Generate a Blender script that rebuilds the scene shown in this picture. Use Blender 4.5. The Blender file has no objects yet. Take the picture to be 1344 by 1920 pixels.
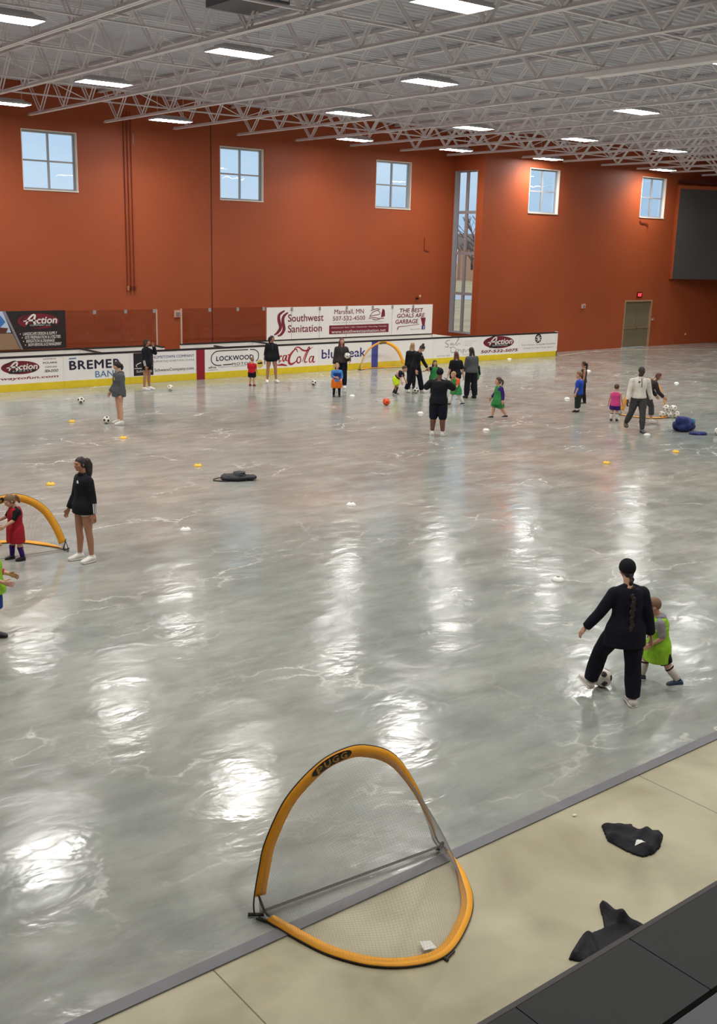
import bpy, math, random
import numpy as np
from mathutils import Vector, Matrix, noise
R = math.radians
random.seed(7)
scene = bpy.context.scene
C = scene.collection

# ------------------------------------------------------------------ camera
EYE = 4.9
YAW, PITCH, ROLL, FPX = 0.67719, 0.246686, 0.0248236, 1987.974
def cam_axes():
    cy, sy, cp, sp = math.cos(YAW), math.sin(YAW), math.cos(PITCH), math.sin(PITCH)
    fwd = Vector((sy*cp, cy*cp, -sp)); right = Vector((cy, -sy, 0)); up = right.cross(fwd)
    cr, sr = math.cos(ROLL), math.sin(ROLL)
    return right*cr + up*sr, -right*sr + up*cr, fwd
AR, AU, AF = cam_axes()
cam = bpy.data.cameras.new('camera'); cam_ob = bpy.data.objects.new('camera', cam); C.objects.link(cam_ob)
cam.sensor_fit = 'VERTICAL'; cam.sensor_height = 36; cam.sensor_width = 25.2
cam.lens = FPX/1920*36; cam.clip_start = .1; cam.clip_end = 500
M = Matrix((AR, AU, -AF)).transposed().to_4x4(); M.translation = (0, 0, EYE)
cam_ob.matrix_world = M
scene.camera = cam_ob
scene.view_settings.view_transform = 'Standard'; scene.view_settings.look = 'None'
scene.view_settings.gamma = 1; scene.view_settings.use_curve_mapping = False
scene.view_settings.exposure = 0.0
LAMP = 35.0            # radiance of the lamp diffusers as seen
LAMP_W = 100.0         # watts of each reflector lamp, beamed downwards
LAMP_SPREAD = 138
LAMP_RGB = (1.0, .97, .93)

def ray(px, py): return AR*((px-672)/FPX) - AU*((py-960)/FPX) + AF
def flo(px, py, z=0.0):
    d = ray(px, py); t = (z-EYE)/d.z; return Vector((d.x*t, d.y*t, z))

# ------------------------------------------------------------------ world: overcast blue-white evening sky
w = bpy.data.worlds.new('sky'); scene.world = w; w.use_nodes = True
nt = w.node_tree; bg = nt.nodes['Background']
tc = nt.nodes.new('ShaderNodeTexCoord'); nz = nt.nodes.new('ShaderNodeTexNoise'); nz.inputs['Scale'].default_value = 3.5
mp = nt.nodes.new('ShaderNodeMapping'); mp.inputs['Scale'].default_value = (1, 1, 4)
cr = nt.nodes.new('ShaderNodeValToRGB')
cr.color_ramp.elements[0].position = .35; cr.color_ramp.elements[0].color = (.44, .60, .80, 1)
cr.color_ramp.elements[1].position = .68; cr.color_ramp.elements[1].color = (.62, .74, .88, 1)
nt.links.new(tc.outputs['Generated'], mp.inputs[0]); nt.links.new(mp.outputs[0], nz.inputs['Vector'])
nt.links.new(nz.outputs[0], cr.inputs[0]); nt.links.new(cr.outputs[0], bg.inputs[0])
bg.inputs[1].default_value = 1.15

# ------------------------------------------------------------------ materials
MATS = {}
def lin(c): return tuple(((v/255)/12.92 if v/255 <= .04045 else ((v/255+.055)/1.055)**2.4) for v in c)
def new_mat(name):
    m = bpy.data.materials.new(name); m.use_nodes = True
    return m, m.node_tree, m.node_tree.nodes['Principled BSDF']
def mat(name, rgb, rough=.6, metal=0, var=.0, vscale=8, bump=0, bscale=40, spec=.5, stretch=(1, 1, 1)):
    if name in MATS: return MATS[name]
    m, t, b = new_mat(name)
    c = (*lin(rgb), 1)
    b.inputs['Base Color'].default_value = c
    b.inputs['Roughness'].default_value = rough; b.inputs['Metallic'].default_value = metal
    b.inputs['Specular IOR Level'].default_value = spec
    if var or bump:
        co = t.nodes.new('ShaderNodeTexCoord'); mpn = t.nodes.new('ShaderNodeMapping'); mpn.inputs['Scale'].default_value = stretch
        t.links.new(co.outputs['Object'], mpn.inputs[0])
    if var:
        n = t.nodes.new('ShaderNodeTexNoise'); n.inputs['Scale'].default_value = vscale; n.inputs['Detail'].default_value = 4
        t.links.new(mpn.outputs[0], n.inputs['Vector'])
        r = t.nodes.new('ShaderNodeValToRGB')
        r.color_ramp.elements[0].position = .3; r.color_ramp.elements[1].position = .7
        r.color_ramp.elements[0].color = (*[v*(1-var) for v in c[:3]], 1); r.color_ramp.elements[1].color = (*[min(1, v*(1+var)) for v in c[:3]], 1)
        t.links.new(n.outputs[0], r.inputs[0]); t.links.new(r.outputs[0], b.inputs['Base Color'])
    if bump:
        n2 = t.nodes.new('ShaderNodeTexNoise'); n2.inputs['Scale'].default_value = bscale; n2.inputs['Detail'].default_value = 3
        t.links.new(mpn.outputs[0], n2.inputs['Vector'])
        bp = t.nodes.new('ShaderNodeBump'); bp.inputs['Strength'].default_value = bump; bp.inputs['Distance'].default_value = .02
        t.links.new(n2.outputs[0], bp.inputs['Height']); t.links.new(bp.outputs[0], b.inputs['Normal'])
    MATS[name] = m
    return m
def cloth(name, rgb, var=.12): return mat('cloth_'+name, rgb, .85, var=var, vscale=14, bump=.5, bscale=26, spec=.25)

def floor_mat():
    m, t, b = new_mat('polished_concrete'); N = t.nodes.new; L = t.links.new
    co = N('ShaderNodeTexCoord')
    def tex(scale, detail=4, dist=0., rough=.55, st=(1, 1, 1)):
        mpn = N('ShaderNodeMapping'); mpn.inputs['Scale'].default_value = st; mpn.inputs['Rotation'].default_value = (0, 0, .5)
        L(co.outputs['Object'], mpn.inputs[0])
        n = N('ShaderNodeTexNoise'); n.inputs['Scale'].default_value = scale; n.inputs['Detail'].default_value = detail
        n.inputs['Distortion'].default_value = dist; n.inputs['Roughness'].default_value = rough
        L(mpn.outputs[0], n.inputs['Vector']); return n.outputs[0]
    def ramp(src, stops):
        r = N('ShaderNodeValToRGB'); e = r.color_ramp.elements
        while len(e) < len(stops): e.new(.5)
        for i, (p, c) in enumerate(stops):
            e[i].position = p; e[i].color = (*c, 1) if len(c) == 3 else c
        L(src, r.inputs[0]); return r.outputs[0]
    def mix(f, a, c, blend='MIX'):
        x = N('ShaderNodeMix'); x.data_type = 'RGBA'; x.blend_type = blend
        if isinstance(f, float): x.inputs[0].default_value = f
        else: L(f, x.inputs[0])
        for k, v in ((6, a), (7, c)):
            if isinstance(v, tuple): x.inputs[k].default_value = (*v, 1)
            else: L(v, x.inputs[k])
        return x.outputs[2]
    base = ramp(tex(.14, 5, .4), [(.34, lin((146, 155, 150))), (.52, lin((163, 166, 160))), (.68, lin((176, 171, 160)))])
    clouds = ramp(tex(.6, 7, .35, .62), [(.34, lin((202, 209, 207))), (.66, lin((255, 253, 250)))])
    c1 = mix(.8, base, clouds, 'MULTIPLY')
    g = lambda v: (v, v, v)
    # pale efflorescence veins: warped cell borders, masked to patches
    def vein(scale, warp, st, w0, w1, lo, hi, ms):
        mpn = N('ShaderNodeMapping'); mpn.inputs['Scale'].default_value = st; mpn.inputs['Rotation'].default_value = (0, 0, .75)
        L(co.outputs['Object'], mpn.inputs[0])
        n = N('ShaderNodeTexNoise'); n.inputs['Scale'].default_value = 1.3; n.inputs['Detail'].default_value = 6; n.inputs['Roughness'].default_value = .6
        L(co.outputs['Object'], n.inputs['Vector'])
        sc = N('ShaderNodeVectorMath'); sc.operation = 'SCALE'; sc.inputs['Scale'].default_value = warp; L(n.outputs['Color'], sc.inputs[0])
        ad = N('ShaderNodeVectorMath'); ad.operation = 'ADD'; L(mpn.outputs[0], ad.inputs[0]); L(sc.outputs[0], ad.inputs[1])
        v = N('ShaderNodeTexVoronoi'); v.feature = 'DISTANCE_TO_EDGE'; v.inputs['Scale'].default_value = scale; L(ad.outputs[0], v.inputs['Vector'])
        a = ramp(v.outputs['Distance'], [(0, g(1)), (w0, g(.85)), (w1, g(0))])
        return mix(1.0, a, ramp(tex(ms, 4, .2), [(lo, g(0)), (hi, g(1))]), 'MULTIPLY')
    mv = vein(.7, 1.5, (1, 1.9, 1), .006, .040, .52, .66, .5)
    mv2 = vein(1.9, 1.6, (1, 2.2, 1), .01, .06, .53, .68, .7)
    f1 = mix(1.0, mv, (.78, .78, .78), 'MULTIPLY'); f2 = mix(1.0, mv2, (.36, .36, .36), 'MULTIPLY')
    c2 = mix(f1, c1, lin((214, 211, 202))); c3 = mix(f2, c2, lin((206, 204, 197)))
    scuff = ramp(tex(1.7, 8, .2, .72, (1, 3.0, 1)), [(.54, g(0)), (.78, g(.45))])
    c4 = mix(scuff, c3, lin((132, 130, 127)))
    streak = ramp(tex(1.3, 8, .25, .66, (.7, 2.2, 1)), [(.36, lin((214, 212, 208))), (.5, lin((236, 235, 232))), (.64, lin((255, 254, 251)))])
    c5 = mix(.9, c4, streak, 'MULTIPLY')
    hs = N('ShaderNodeBrightContrast'); hs.inputs['Bright'].default_value = .055; L(c5, hs.inputs[0])
    L(hs.outputs[0], b.inputs['Base Color'])
    ro = ramp(tex(1.1, 6, 1.0), [(.3, g(.08)), (.5, g(.15)), (.72, g(.28))])
    ro2 = mix(f1, ro, (.42, .42, .42))
    L(ro2, b.inputs['Roughness'])
    b.inputs['Specular IOR Level'].default_value = .5
    bp = N('ShaderNodeBump'); bp.inputs['Strength'].default_value = .58; bp.inputs['Distance'].default_value = .02
    L(tex(1.5, 4, .3, .5, (1, 1.5, 1)), bp.inputs['Height']); L(bp.outputs[0], b.inputs['Normal'])
    return m

def apron_mat():
    m, t, b = new_mat('beige_concrete'); N = t.nodes.new; L = t.links.new
    co = N('ShaderNodeTexCoord'); n = N('ShaderNodeTexNoise'); n.inputs['Scale'].default_value = 1.1; n.inputs['Detail'].default_value = 8; n.inputs['Distortion'].default_value = .6
    L(co.outputs['Object'], n.inputs['Vector'])
    r = N('ShaderNodeValToRGB'); e = r.color_ramp.elements
    e[0].position = .3; e[0].color = (*lin((152, 145, 117)), 1); e[1].position = .7; e[1].color = (*lin((190, 184, 155)), 1)
    L(n.outputs[0], r.inputs[0])
    # sawn control joints across the slab every 4.74 m
    sx = N('ShaderNodeSeparateXYZ'); L(co.outputs['Object'], sx.inputs[0])
    ad = N('ShaderNodeMath'); ad.operation = 'SUBTRACT'; ad.inputs[1].default_value = 3.25-47.4; L(sx.outputs[0], ad.inputs[0])
    md = N('ShaderNodeMath'); md.operation = 'MODULO'; md.inputs[1].default_value = 4.74; L(ad.outputs[0], md.inputs[0])
    lt = N('ShaderNodeMath'); lt.operation = 'LESS_THAN'; lt.inputs[1].default_value = .011; L(md.outputs[0], lt.inputs[0])
    x = N('ShaderNodeMix'); x.data_type = 'RGBA'; L(lt.outputs[0], x.inputs[0]); L(r.outputs[0], x.inputs[6]); x.inputs[7].default_value = (*lin((105, 98, 78)), 1)
    L(x.outputs[2], b.inputs['Base Color']); b.inputs['Roughness'].default_value = .42
    return m

def wall_mat():
    m, t, b = new_mat('orange_paint'); N = t.nodes.new; L = t.links.new
    co = N('ShaderNodeTexCoord'); n = N('ShaderNodeTexNoise'); n.inputs['Scale'].default_value = .35; n.inputs['Detail'].default_value = 4
    L(co.outputs['Object'], n.inputs['Vector'])
    r = N('ShaderNodeValToRGB'); e = r.color_ramp.elements
    e[0].position = .3; e[0].color = (.335, .066, .017, 1); e[1].position = .7; e[1].color = (.385, .078, .021, 1)
    L(n.outputs[0], r.inputs[0]); L(r.outputs[0], b.inputs['Base Color']); b.inputs['Roughness'].default_value = .55
    n2 = N('ShaderNodeTexNoise'); n2.inputs['Scale'].default_value = 9; L(co.outputs['Object'], n2.inputs['Vector'])
    bp = N('ShaderNodeBump'); bp.inputs['Strength'].default_value = .12; bp.inputs['Distance'].default_value = .02
    L(n2.outputs[0], bp.inputs['Height']); L(bp.outputs[0], b.inputs['Normal'])
    return m
def glass_mat(name, tint, refl=.1, wob=0., rough=.0):
    m, t, b = new_mat(name); t.nodes.remove(b); N = t.nodes.new; L = t.links.new
    tr = N('ShaderNodeBsdfTransparent'); tr.inputs[0].default_value = (*tint, 1)
    gl = N('ShaderNodeBsdfGlossy'); gl.inputs['Roughness'].default_value = rough
    fr = N('ShaderNodeFresnel'); fr.inputs['IOR'].default_value = 1.5
    gm = N('ShaderNodeNewGeometry'); io = N('ShaderNodeMapRange'); L(gm.outputs['Backfacing'], io.inputs[0]); io.inputs[3].default_value = 1.5; io.inputs[4].default_value = 1/1.5; L(io.outputs[0], fr.inputs['IOR'])
    mx = N('ShaderNodeMixShader')
    if wob:
        co = N('ShaderNodeTexCoord'); n = N('ShaderNodeTexNoise'); n.inputs['Scale'].default_value = 1.4
        L(co.outputs['Object'], n.inputs['Vector']); bp = N('ShaderNodeBump'); bp.inputs['Strength'].default_value = wob; bp.inputs['Distance'].default_value = .05
        L(n.outputs[0], bp.inputs['Height']); L(bp.outputs[0], gl.inputs['Normal'])
    ml = N('ShaderNodeMath'); ml.operation = 'MULTIPLY'; ml.inputs[1].default_value = refl; L(fr.outputs[0], ml.inputs[0])
    L(ml.outputs[0], mx.inputs[0]); L(tr.outputs[0], mx.inputs[1]); L(gl.outputs[0], mx.inputs[2])
    L(mx.outputs[0], t.nodes['Material Output'].inputs[0])
    return m
def emit_mat(name, rgb, s):
    m, t, b = new_mat(name); t.nodes.remove(b); e = t.nodes.new('ShaderNodeEmission')
    e.inputs[0].default_value = (*rgb, 1); e.inputs[1].default_value = s
    t.links.new(e.outputs[0], t.nodes['Material Output'].inputs[0]); return m

# ------------------------------------------------------------------ mesh helpers
class MB:
    def __init__(s): s.v = []; s.f = []; s.mi = []
    def add(s, vs, fs, mi=0):
        o = len(s.v); s.v += [tuple(v) for v in vs]; s.f += [tuple(i+o for i in f) for f in fs]; s.mi += [mi]*len(fs); return s
    def merge(s, other, M=None):
        s.add([M @ Vector(v) for v in other.v] if M else other.v, other.f); return s
    def box(s, x0, x1, y0, y1, z0, z1, mi=0):
        vs = [(x, y, z) for z in (z0, z1) for y in (y0, y1) for x in (x0, x1)]
        return s.add(vs, [(0, 2, 3, 1), (4, 5, 7, 6), (0, 1, 5, 4), (2, 6, 7, 3), (0, 4, 6, 2), (1, 3, 7, 5)], mi)
    def loft(s, rings, n=16, caps=True, mi=0, power=2.0):
        """rings: (center, xvec, yvec)"""
        vs = []
        for c, xv, yv in rings:
            for k in range(n):
                a = 2*math.pi*k/n; ca, sa = math.cos(a), math.sin(a)
                if power != 2.0:
                    ca = math.copysign(abs(ca)**(2/power), ca); sa = math.copysign(abs(sa)**(2/power), sa)
                vs.append(Vector(c) + Vector(xv)*ca + Vector(yv)*sa)
        fs = []
        for i in range(len(rings)-1):
            for k in range(n):
                a, b_ = i*n+k, i*n+(k+1) % n
                fs.append((a, b_, b_+n, a+n))
        if caps: fs += [tuple(reversed(range(n))), tuple(range((len(rings)-1)*n, len(rings)*n))]
        return s.add(vs, fs, mi)
    def tube(s, pts, rad, n=8, caps=True, flat=1.0, mi=0):
        pts = [Vector(p) for p in pts]
        if not isinstance(rad, (list, tuple)): rad = [rad]*len(pts)
        rings = []; ref = None
        for i, p in enumerate(pts):
            d = (pts[min(i+1, len(pts)-1)] - pts[max(i-1, 0)])
            d = d.normalized() if d.length > 1e-9 else Vector((0, 0, 1))
            if ref is None: ref = d.orthogonal().normalized()
            x = (ref - d*ref.dot(d)); x = x.normalized() if x.length > 1e-6 else d.orthogonal().normalized()
            y = d.cross(x); ref = x
            rings.append((p, x*rad[i], y*rad[i]*flat))
        return s.loft(rings, n, caps, mi)
    def ell(s, c, rx, ry, rz, rot=None, nu=16, nv=10):
        c = Vector(c); vs = []; fs = []
        for j in range(1, nv):
            th = math.pi*j/nv
            for i in range(nu):
                a = 2*math.pi*i/nu
                vs.append(Vector((rx*math.sin(th)*math.cos(a), ry*math.sin(th)*math.sin(a), rz*math.cos(th))))
        vs += [Vector((0, 0, rz)), Vector((0, 0, -rz))]
        if rot is not None: vs = [rot @ v for v in vs]
        vs = [v+c for v in vs]
        T, B = len(vs)-2, len(vs)-1
        for j in range(nv-2):
            for i in range(nu):
                a, b_ = j*nu+i, j*nu+(i+1) % nu
                fs.append((a, a+nu, b_+nu, b_))
        for i in range(nu):
            fs.append((T, i, (i+1) % nu)); fs.append((B, (nv-2)*nu+(i+1) % nu, (nv-2)*nu+i))
        return s.add(vs, fs)
    def cap(s, p, q, r1, r2, n=12):
        """tapered capsule with round ends"""
        p, q = Vector(p), Vector(q); d = q-p; L = d.length
        if L < 1e-6: return s.ell(p, r1, r1, r1)
        d = d/L; pts = []; rr = []
        for k in range(4):
            a = math.pi/2*(1-k/4+.0) ; pts.append(p - d*r1*math.sin(a)*.999); rr.append(max(r1*math.cos(a), r1*.04))
        pts.append(p); rr.append(r1); pts.append(q); rr.append(r2)
        for k in range(1, 5):
            a = math.pi/2*k/4; pts.append(q + d*r2*math.sin(a)*.999); rr.append(max(r2*math.cos(a), r2*.04))
        return s.tube(pts, rr, n)
    def build(s, name, m, parent=None, smooth=False, loc=None):
        me = bpy.data.meshes.new(name); me.from_pydata(s.v, [], s.f)
        for mm in (m if isinstance(m, (list, tuple)) else [m]): me.materials.append(mm)
        if any(s.mi): me.polygons.foreach_set('material_index', s.mi)
        if smooth: me.shade_smooth()
        me.update()
        return link(name, me, parent, loc)
def link(name, me, parent=None, loc=None):
    o = bpy.data.objects.new(name, me); C.objects.link(o)
    if loc is not None: o.location = loc
    if parent is not None:
        o.parent = parent
    return o
def fuse(mb, voxel, smooth=2, fac=.5):
    """one continuous skin around overlapping shapes -> MB"""
    me = bpy.data.meshes.new('tmp'); me.from_pydata(mb.v, [], mb.f); me.update()
    o = bpy.data.objects.new('tmp', me); C.objects.link(o)
    r = o.modifiers.new('r', 'REMESH'); r.mode = 'VOXEL'; r.voxel_size = voxel
    if smooth:
        q = o.modifiers.new('s', 'SMOOTH'); q.iterations = smooth; q.factor = fac
    dg = bpy.context.evaluated_depsgraph_get(); dg.update()
    e = o.evaluated_get(dg); em = e.to_mesh()
    out = MB(); n = len(em.vertices); co = np.empty(n*3); em.vertices.foreach_get('co', co)
    out.v = [tuple(x) for x in co.reshape(-1, 3)]; out.f = [tuple(p.vertices) for p in em.polygons]; out.mi = [0]*len(out.f)
    e.to_mesh_clear(); bpy.data.objects.remove(o); bpy.data.meshes.remove(me)
    return out
def tag(o, label, cat, group=None, kind=None):
    o['label'] = label; o['category'] = cat
    if group: o['group'] = group
    if kind: o['kind'] = kind
    return o
def thing(name, label, cat, loc=(0, 0, 0), rz=0, group=None):
    o = bpy.data.objects.new(name, None); C.objects.link(o); o.location = loc; o.rotation_euler = (0, 0, rz); o.empty_display_size = .1
    return tag(o, label, cat, group)
def struct(o): o['kind'] = 'structure'; return o
def dup(root, loc, label=None, group=None, rz=None):
    r = root.copy(); C.objects.link(r); r.location = loc
    if rz is not None: r.rotation_euler = (0, 0, rz)
    if label: r['label'] = label
    if group: r['group'] = group
    for ch in list(root.children):
        c = ch.copy(); C.objects.link(c); c.parent = r
        for g in list(ch.children):
            d = g.copy(); C.objects.link(d); d.parent = c
    return r

FONT = None
def glyphs(txt, x0, x1, z0, z1, bold=0., shear=0., space=1.0):
    """flat lettering in the XZ plane, fitted to a rectangle -> MB (y = 0, facing -Y)"""
    cu = bpy.data.curves.new('t', 'FONT'); cu.body = txt; cu.size = 1; cu.shear = shear; cu.space_character = space
    cu.resolution_u = 3
    o = bpy.data.objects.new('t', cu); C.objects.link(o)
    dg = bpy.context.evaluated_depsgraph_get(); dg.update()
    em = o.evaluated_get(dg).to_mesh()
    vs = [tuple(v.co) for v in em.vertices]; fs = [tuple(p.vertices) for p in em.polygons]
    o.evaluated_get(dg).to_mesh_clear(); bpy.data.objects.remove(o); bpy.data.curves.remove(cu)
    out = MB()
    if not vs: return out
    xs = [v[0] for v in vs]; ys = [v[1] for v in vs]
    ax, bx, ay, by = min(xs), max(xs), min(ys), max(ys)
    bd = bold*.9; ax -= bd; bx += bd; ay -= bd; by += bd
    for q, (dx, dy) in enumerate(((0, 0),) if bold == 0 else ((-bd, 0), (bd, 0), (0, -bd), (0, bd), (0, 0))):
        out.add([(x0+(v[0]+dx-ax)/(bx-ax)*(x1-x0), -.0005*q, z0+(v[1]+dy-ay)/max(1e-6, by-ay)*(z1-z0)) for v in vs], fs)
    return out
def poly_xz(pts):
    m = MB(); m.add([(x, 0, z) for x, z in pts], [tuple(range(len(pts)))]); return m
def oval_xz(cx, cz, rx, rz, n=40, tilt=0):
    return poly_xz([(cx+rx*math.cos(a)*math.cos(tilt)-rz*math.sin(a)*math.sin(tilt), cz+rx*math.cos(a)*math.sin(tilt)+rz*math.sin(a)*math.cos(tilt)) for a in [2*math.pi*k/n for k in range(n)]])
def stroke_xz(pts, wid, steps=8):
    """ribbon along a smooth line in XZ; wid: list of widths"""
    P = [Vector((p[0], 0, p[1])) for p in pts]; out = []; ws = []
    if not isinstance(wid, (list, tuple)): wid = [wid]*len(P)
    for i in range(len(P)-1):
        p0, p1, p2, p3 = P[max(i-1, 0)], P[i], P[i+1], P[min(i+2, len(P)-1)]
        for k in range(steps):
            t = k/steps
            out.append(.5*((2*p1)+(p2-p0)*t+(2*p0-5*p1+4*p2-p3)*t*t+(3*p1-p0-3*p2+p3)*t**3)); ws.append(wid[i]*(1-t)+wid[i+1]*t)
    out.append(P[-1]); ws.append(wid[-1])
    vs = []; fs = []
    for i, p in enumerate(out):
        d = (out[min(i+1, len(out)-1)]-out[max(i-1, 0)]).normalized(); nrm = Vector((-d.z, 0, d.x))
        vs += [p+nrm*ws[i]/2, p-nrm*ws[i]/2]
    for i in range(len(out)-1): fs.append((2*i, 2*i+1, 2*i+3, 2*i+2))
    m = MB(); m.add(vs, fs); return m
def decal(name, mb, y, m, parent):
    """put flat XZ artwork on a face at world y"""
    px, py, pz = parent.matrix_basis.translation
    o = MB(); o.add([(v[0]-px, y-py+v[1], v[2]-pz) for v in mb.v], mb.f)
    return o.build(name, m, parent)
def both(*mbs):
    o = MB()
    for x in mbs: o.merge(x)
    return o

# ================================================================== SETTING
M_WALL = wall_mat(); M_FLOOR = floor_mat(); M_APRON = apron_mat()
M_STEEL = mat('pale_painted_steel', (244, 241, 244), .55, var=.05, vscale=2)
M_DECK = mat('painted_roof_deck', (204, 206, 215), .6, var=.06, vscale=.6)
M_ALU = mat('window_aluminium', (168, 168, 172), .4, metal=.3)
M_LINER = mat('cream_window_liner', (226, 219, 208), .6)
M_GLASS = glass_mat('window_glass', (.93, .97, .98), 1.0, .05)
M_WHITE = mat('white_board', (250, 247, 243), .32, var=.02, vscale=1.5)
M_YELLOW = mat('yellow_kick_plate', (238, 210, 42), .4, var=.06, vscale=3)
M_BLACK = mat('black_rail', (30, 28, 28), .5)
M_KERB = mat('pale_kerb', (196, 184, 166), .6)
M_STRIP = mat('grey_threshold_strip', (112, 112, 116), .5, var=.06, vscale=5)
YA, YB, XJ, ZT = 37.2, 35.2, 35.0, 10.2

struct(MB().box(-10, 66, 5.58, 37.5, -.2, 0).build('floor', M_FLOOR))
struct(MB().box(-10, 66, -8, 5.58, -.2, 0).build('floor_apron', M_APRON))
struct(MB().box(-10, 66, 5.53, 5.64, .0005, .012).build('trim_1', M_STRIP))

def wall_x(name, x0, x1, z0, z1, y, th, holes, along='x'):
    """wall in the XZ plane at y..y+th with rectangular openings (or YZ plane when along='y')"""
    xs = sorted({x0, x1, *[h[0] for h in holes], *[h[1] for h in holes]}); zs = sorted({z0, z1, *[h[2] for h in holes], *[h[3] for h in holes]})
    mb = MB(); nx, nz = len(xs), len(zs)
    P = (lambda a, d, z: (a, y+d, z)) if along == 'x' else (lambda a, d, z: (y+d, a, z))
    idx = {}
    for d in (0, th):
        for i in range(nx):
            for j in range(nz): idx[d, i, j] = len(mb.v); mb.v.append(P(xs[i], d, zs[j]))
    solid = lambda i, j: 0 <= i < nx-1 and 0 <= j < nz-1 and not any(h[0] <= xs[i] < h[1] and h[2] <= zs[j] < h[3] for h in holes)
    for i in range(nx-1):
        for j in range(nz-1):
            if not solid(i, j): continue
            for d in (0, th): mb.f.append((idx[d, i, j], idx[d, i+1, j], idx[d, i+1, j+1], idx[d, i, j+1]))
            for (di, dj, e) in ((-1, 0, ((i, j), (i, j+1))), (1, 0, ((i+1, j), (i+1, j+1))), (0, -1, ((i, j), (i+1, j))), (0, 1, ((i, j+1), (i+1, j+1)))):
                if not solid(i+di, j+dj):
                    (a, b), (c, d2) = e
                    mb.f.append((idx[0, a, b], idx[0, c, d2], idx[th, c, d2], idx[th, a, b]))
    mb.mi = [0]*len(mb.f)
    return struct(mb.build(name, M_WALL))
WA = [(6.85, 8.85), (14.70, 16.72), (22.58, 24.60), (30.42, 32.45)]
WBW = [(37.95, 40.02, 6.52, 8.54), (46.26, 48.30, 6.60, 8.62)]
wall_x('wall_far', -10, XJ+.3, 0, ZT, YA, .3, [(a, b, 6.47, 8.49) for a, b in WA])
wall_x('wall_return', YB, YA, 0, ZT, XJ, .3, [(35.60, 37.08, 1.0, 8.28)], along='y')
wall_x('wall_bay', XJ+.3, 66, 0, ZT, YB, .3, WBW+[(45.66, 47.96, 0, 2.45)])
wall_x('wall_left', -8, 37.5, 0, ZT, -10.3, .3, [], along='y')
wall_x('wall_right', -8, 37.5, 0, ZT, 66, .3, [], along='y')
wall_x('wall_near', -10, 66, 0, ZT, -8.3, .3, [])
struct(MB().box(22.16, 22.205, YA-.004, YA, 0, ZT).build('trim_2', mat('wall_joint', (84, 38, 20), .8)))

def window(n, loc, wd, ht, rz=0, cols=2, rows=2, fr=.06, mull=.055, depth=.17, jamb=None):
    root = bpy.data.objects.new('window_%d' % n, None); C.objects.link(root); root.location = loc; root.rotation_euler = (0, 0, rz); struct(root)
    m = MB(); t = .03                                # cream liner of the opening, sill included
    m.box(0, t, 0, depth, 0, ht); m.box(wd-t, wd, 0, depth, 0, ht); m.box(t, wd-t, 0, depth, ht-t, ht)
    m.build('window_liner', M_LINER if jamb is None else M_ALU, root)
    MB().box(-.0, wd, -.03, depth, -.0, .04).build('window_sill', M_LINER if jamb is None else M_ALU, root)
    y0, y1 = depth-.02, depth+.06; f = MB(); j = jamb or fr
    f.box(t, t+j, y0, y1, .04, ht-t); f.box(wd-t-fr, wd-t, y0, y1, .04, ht-t); f.box(t+j, wd-t-fr, y0, y1, ht-t-fr, ht-t); f.box(t+j, wd-t-fr, y0, y1, .04, .04+fr)
    f.build('window_frame', M_ALU, root)
    for i in range(1, cols):
        x = wd*i/cols; MB().box(x-mull/2, x+mull/2, y0-.02, y1, .04+fr, ht-t-fr).build('mullion', M_ALU, root)
    for i in range(1, rows):
        z = ht*i/rows; MB().box(t+j, wd-t-fr, y0-.012, y1-.01, z-mull/2, z+mull/2).build('transom', M_ALU, root)
    MB().box(t+j, wd-t-fr, depth+.015, depth+.025, .04+fr, ht-t-fr).build('window_pane', M_GLASS, root)
for i, (a, b) in enumerate(WA): window(i+1, (a, YA, 6.47), b-a, 2.02)
for i, h in enumerate(WBW): window(i+5, (h[0], YB, h[2]), h[1]-h[0], h[3]-h[2])
window(7, (XJ, 37.08, 1.0), 1.48, 7.28, rz=R(-90), rows=4, fr=.04, mull=.13, depth=.12, jamb=.14)

# double door with push bars under the exit sign
dr = bpy.data.objects.new('door_1', None); C.objects.link(dr); dr.location = (45.66, YB, 0); struct(dr)
M_DOOR = mat('olive_grey_door', (122, 112, 88), .45, var=.04, vscale=2); M_DFR = mat('door_frame_paint', (170, 138, 108), .5)
m = MB(); m.box(0, .07, -.03, .2, 0, 2.45); m.box(2.23, 2.30, -.03, .2, 0, 2.45); m.box(.07, 2.23, -.03, .2, 2.37, 2.45); m.build('door_frame', M_DFR, dr)
for k in (0, 1):
    x0 = .07+k*1.085; lf = MB().box(x0, x0+1.07, .08, .14, .01, 2.37).build('door_leaf', M_DOOR, dr)
    pb = MB(); pb.box(x0+.06, x0+.98, -.0, .04, .98, 1.06); pb.box(x0+.06, x0+.12, .03, .08, .98, 1.06); pb.box(x0+.92, x0+.98, .03, .08, .98, 1.06)
    pb.build('push_bar', mat('steel_push_bar', (176, 160, 130), .35, metal=.6), lf)

# ribbed roof deck (ribs run along X)
m = MB(); prof = []; y = -8.0
while y < 37.4:
    prof += [(y, 10.0), (y+.10, 10.0), (y+.13, 10.055), (y+.23, 10.055)]; y += .26
m.v = [(x, y, z) for x in (-10, 66) for y, z in prof]; n = len(prof)
m.f = [(i, i+1, n+i+1, n+i) for i in range(n-1)]; m.mi = [0]*len(m.f)
struct(m.build('ceiling', M_DECK))

m = MB()                                               # dark open flute ends where the deck sheets lap
for k in range(1, 17, 2):
    x = 9.35+2.755*k+.16; y = 10.0-8.0 % .26
    j = int((12+8)/.26)
    while -8+j*.26 < 34.8: y = -8+j*.26; m.box(x, x+.01, y+.125, y+.235, 10.0, 10.054); j += 1
struct(m.build('trim_4', mat('deck_shadow_gap', (48, 45, 45), .9)))
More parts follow.
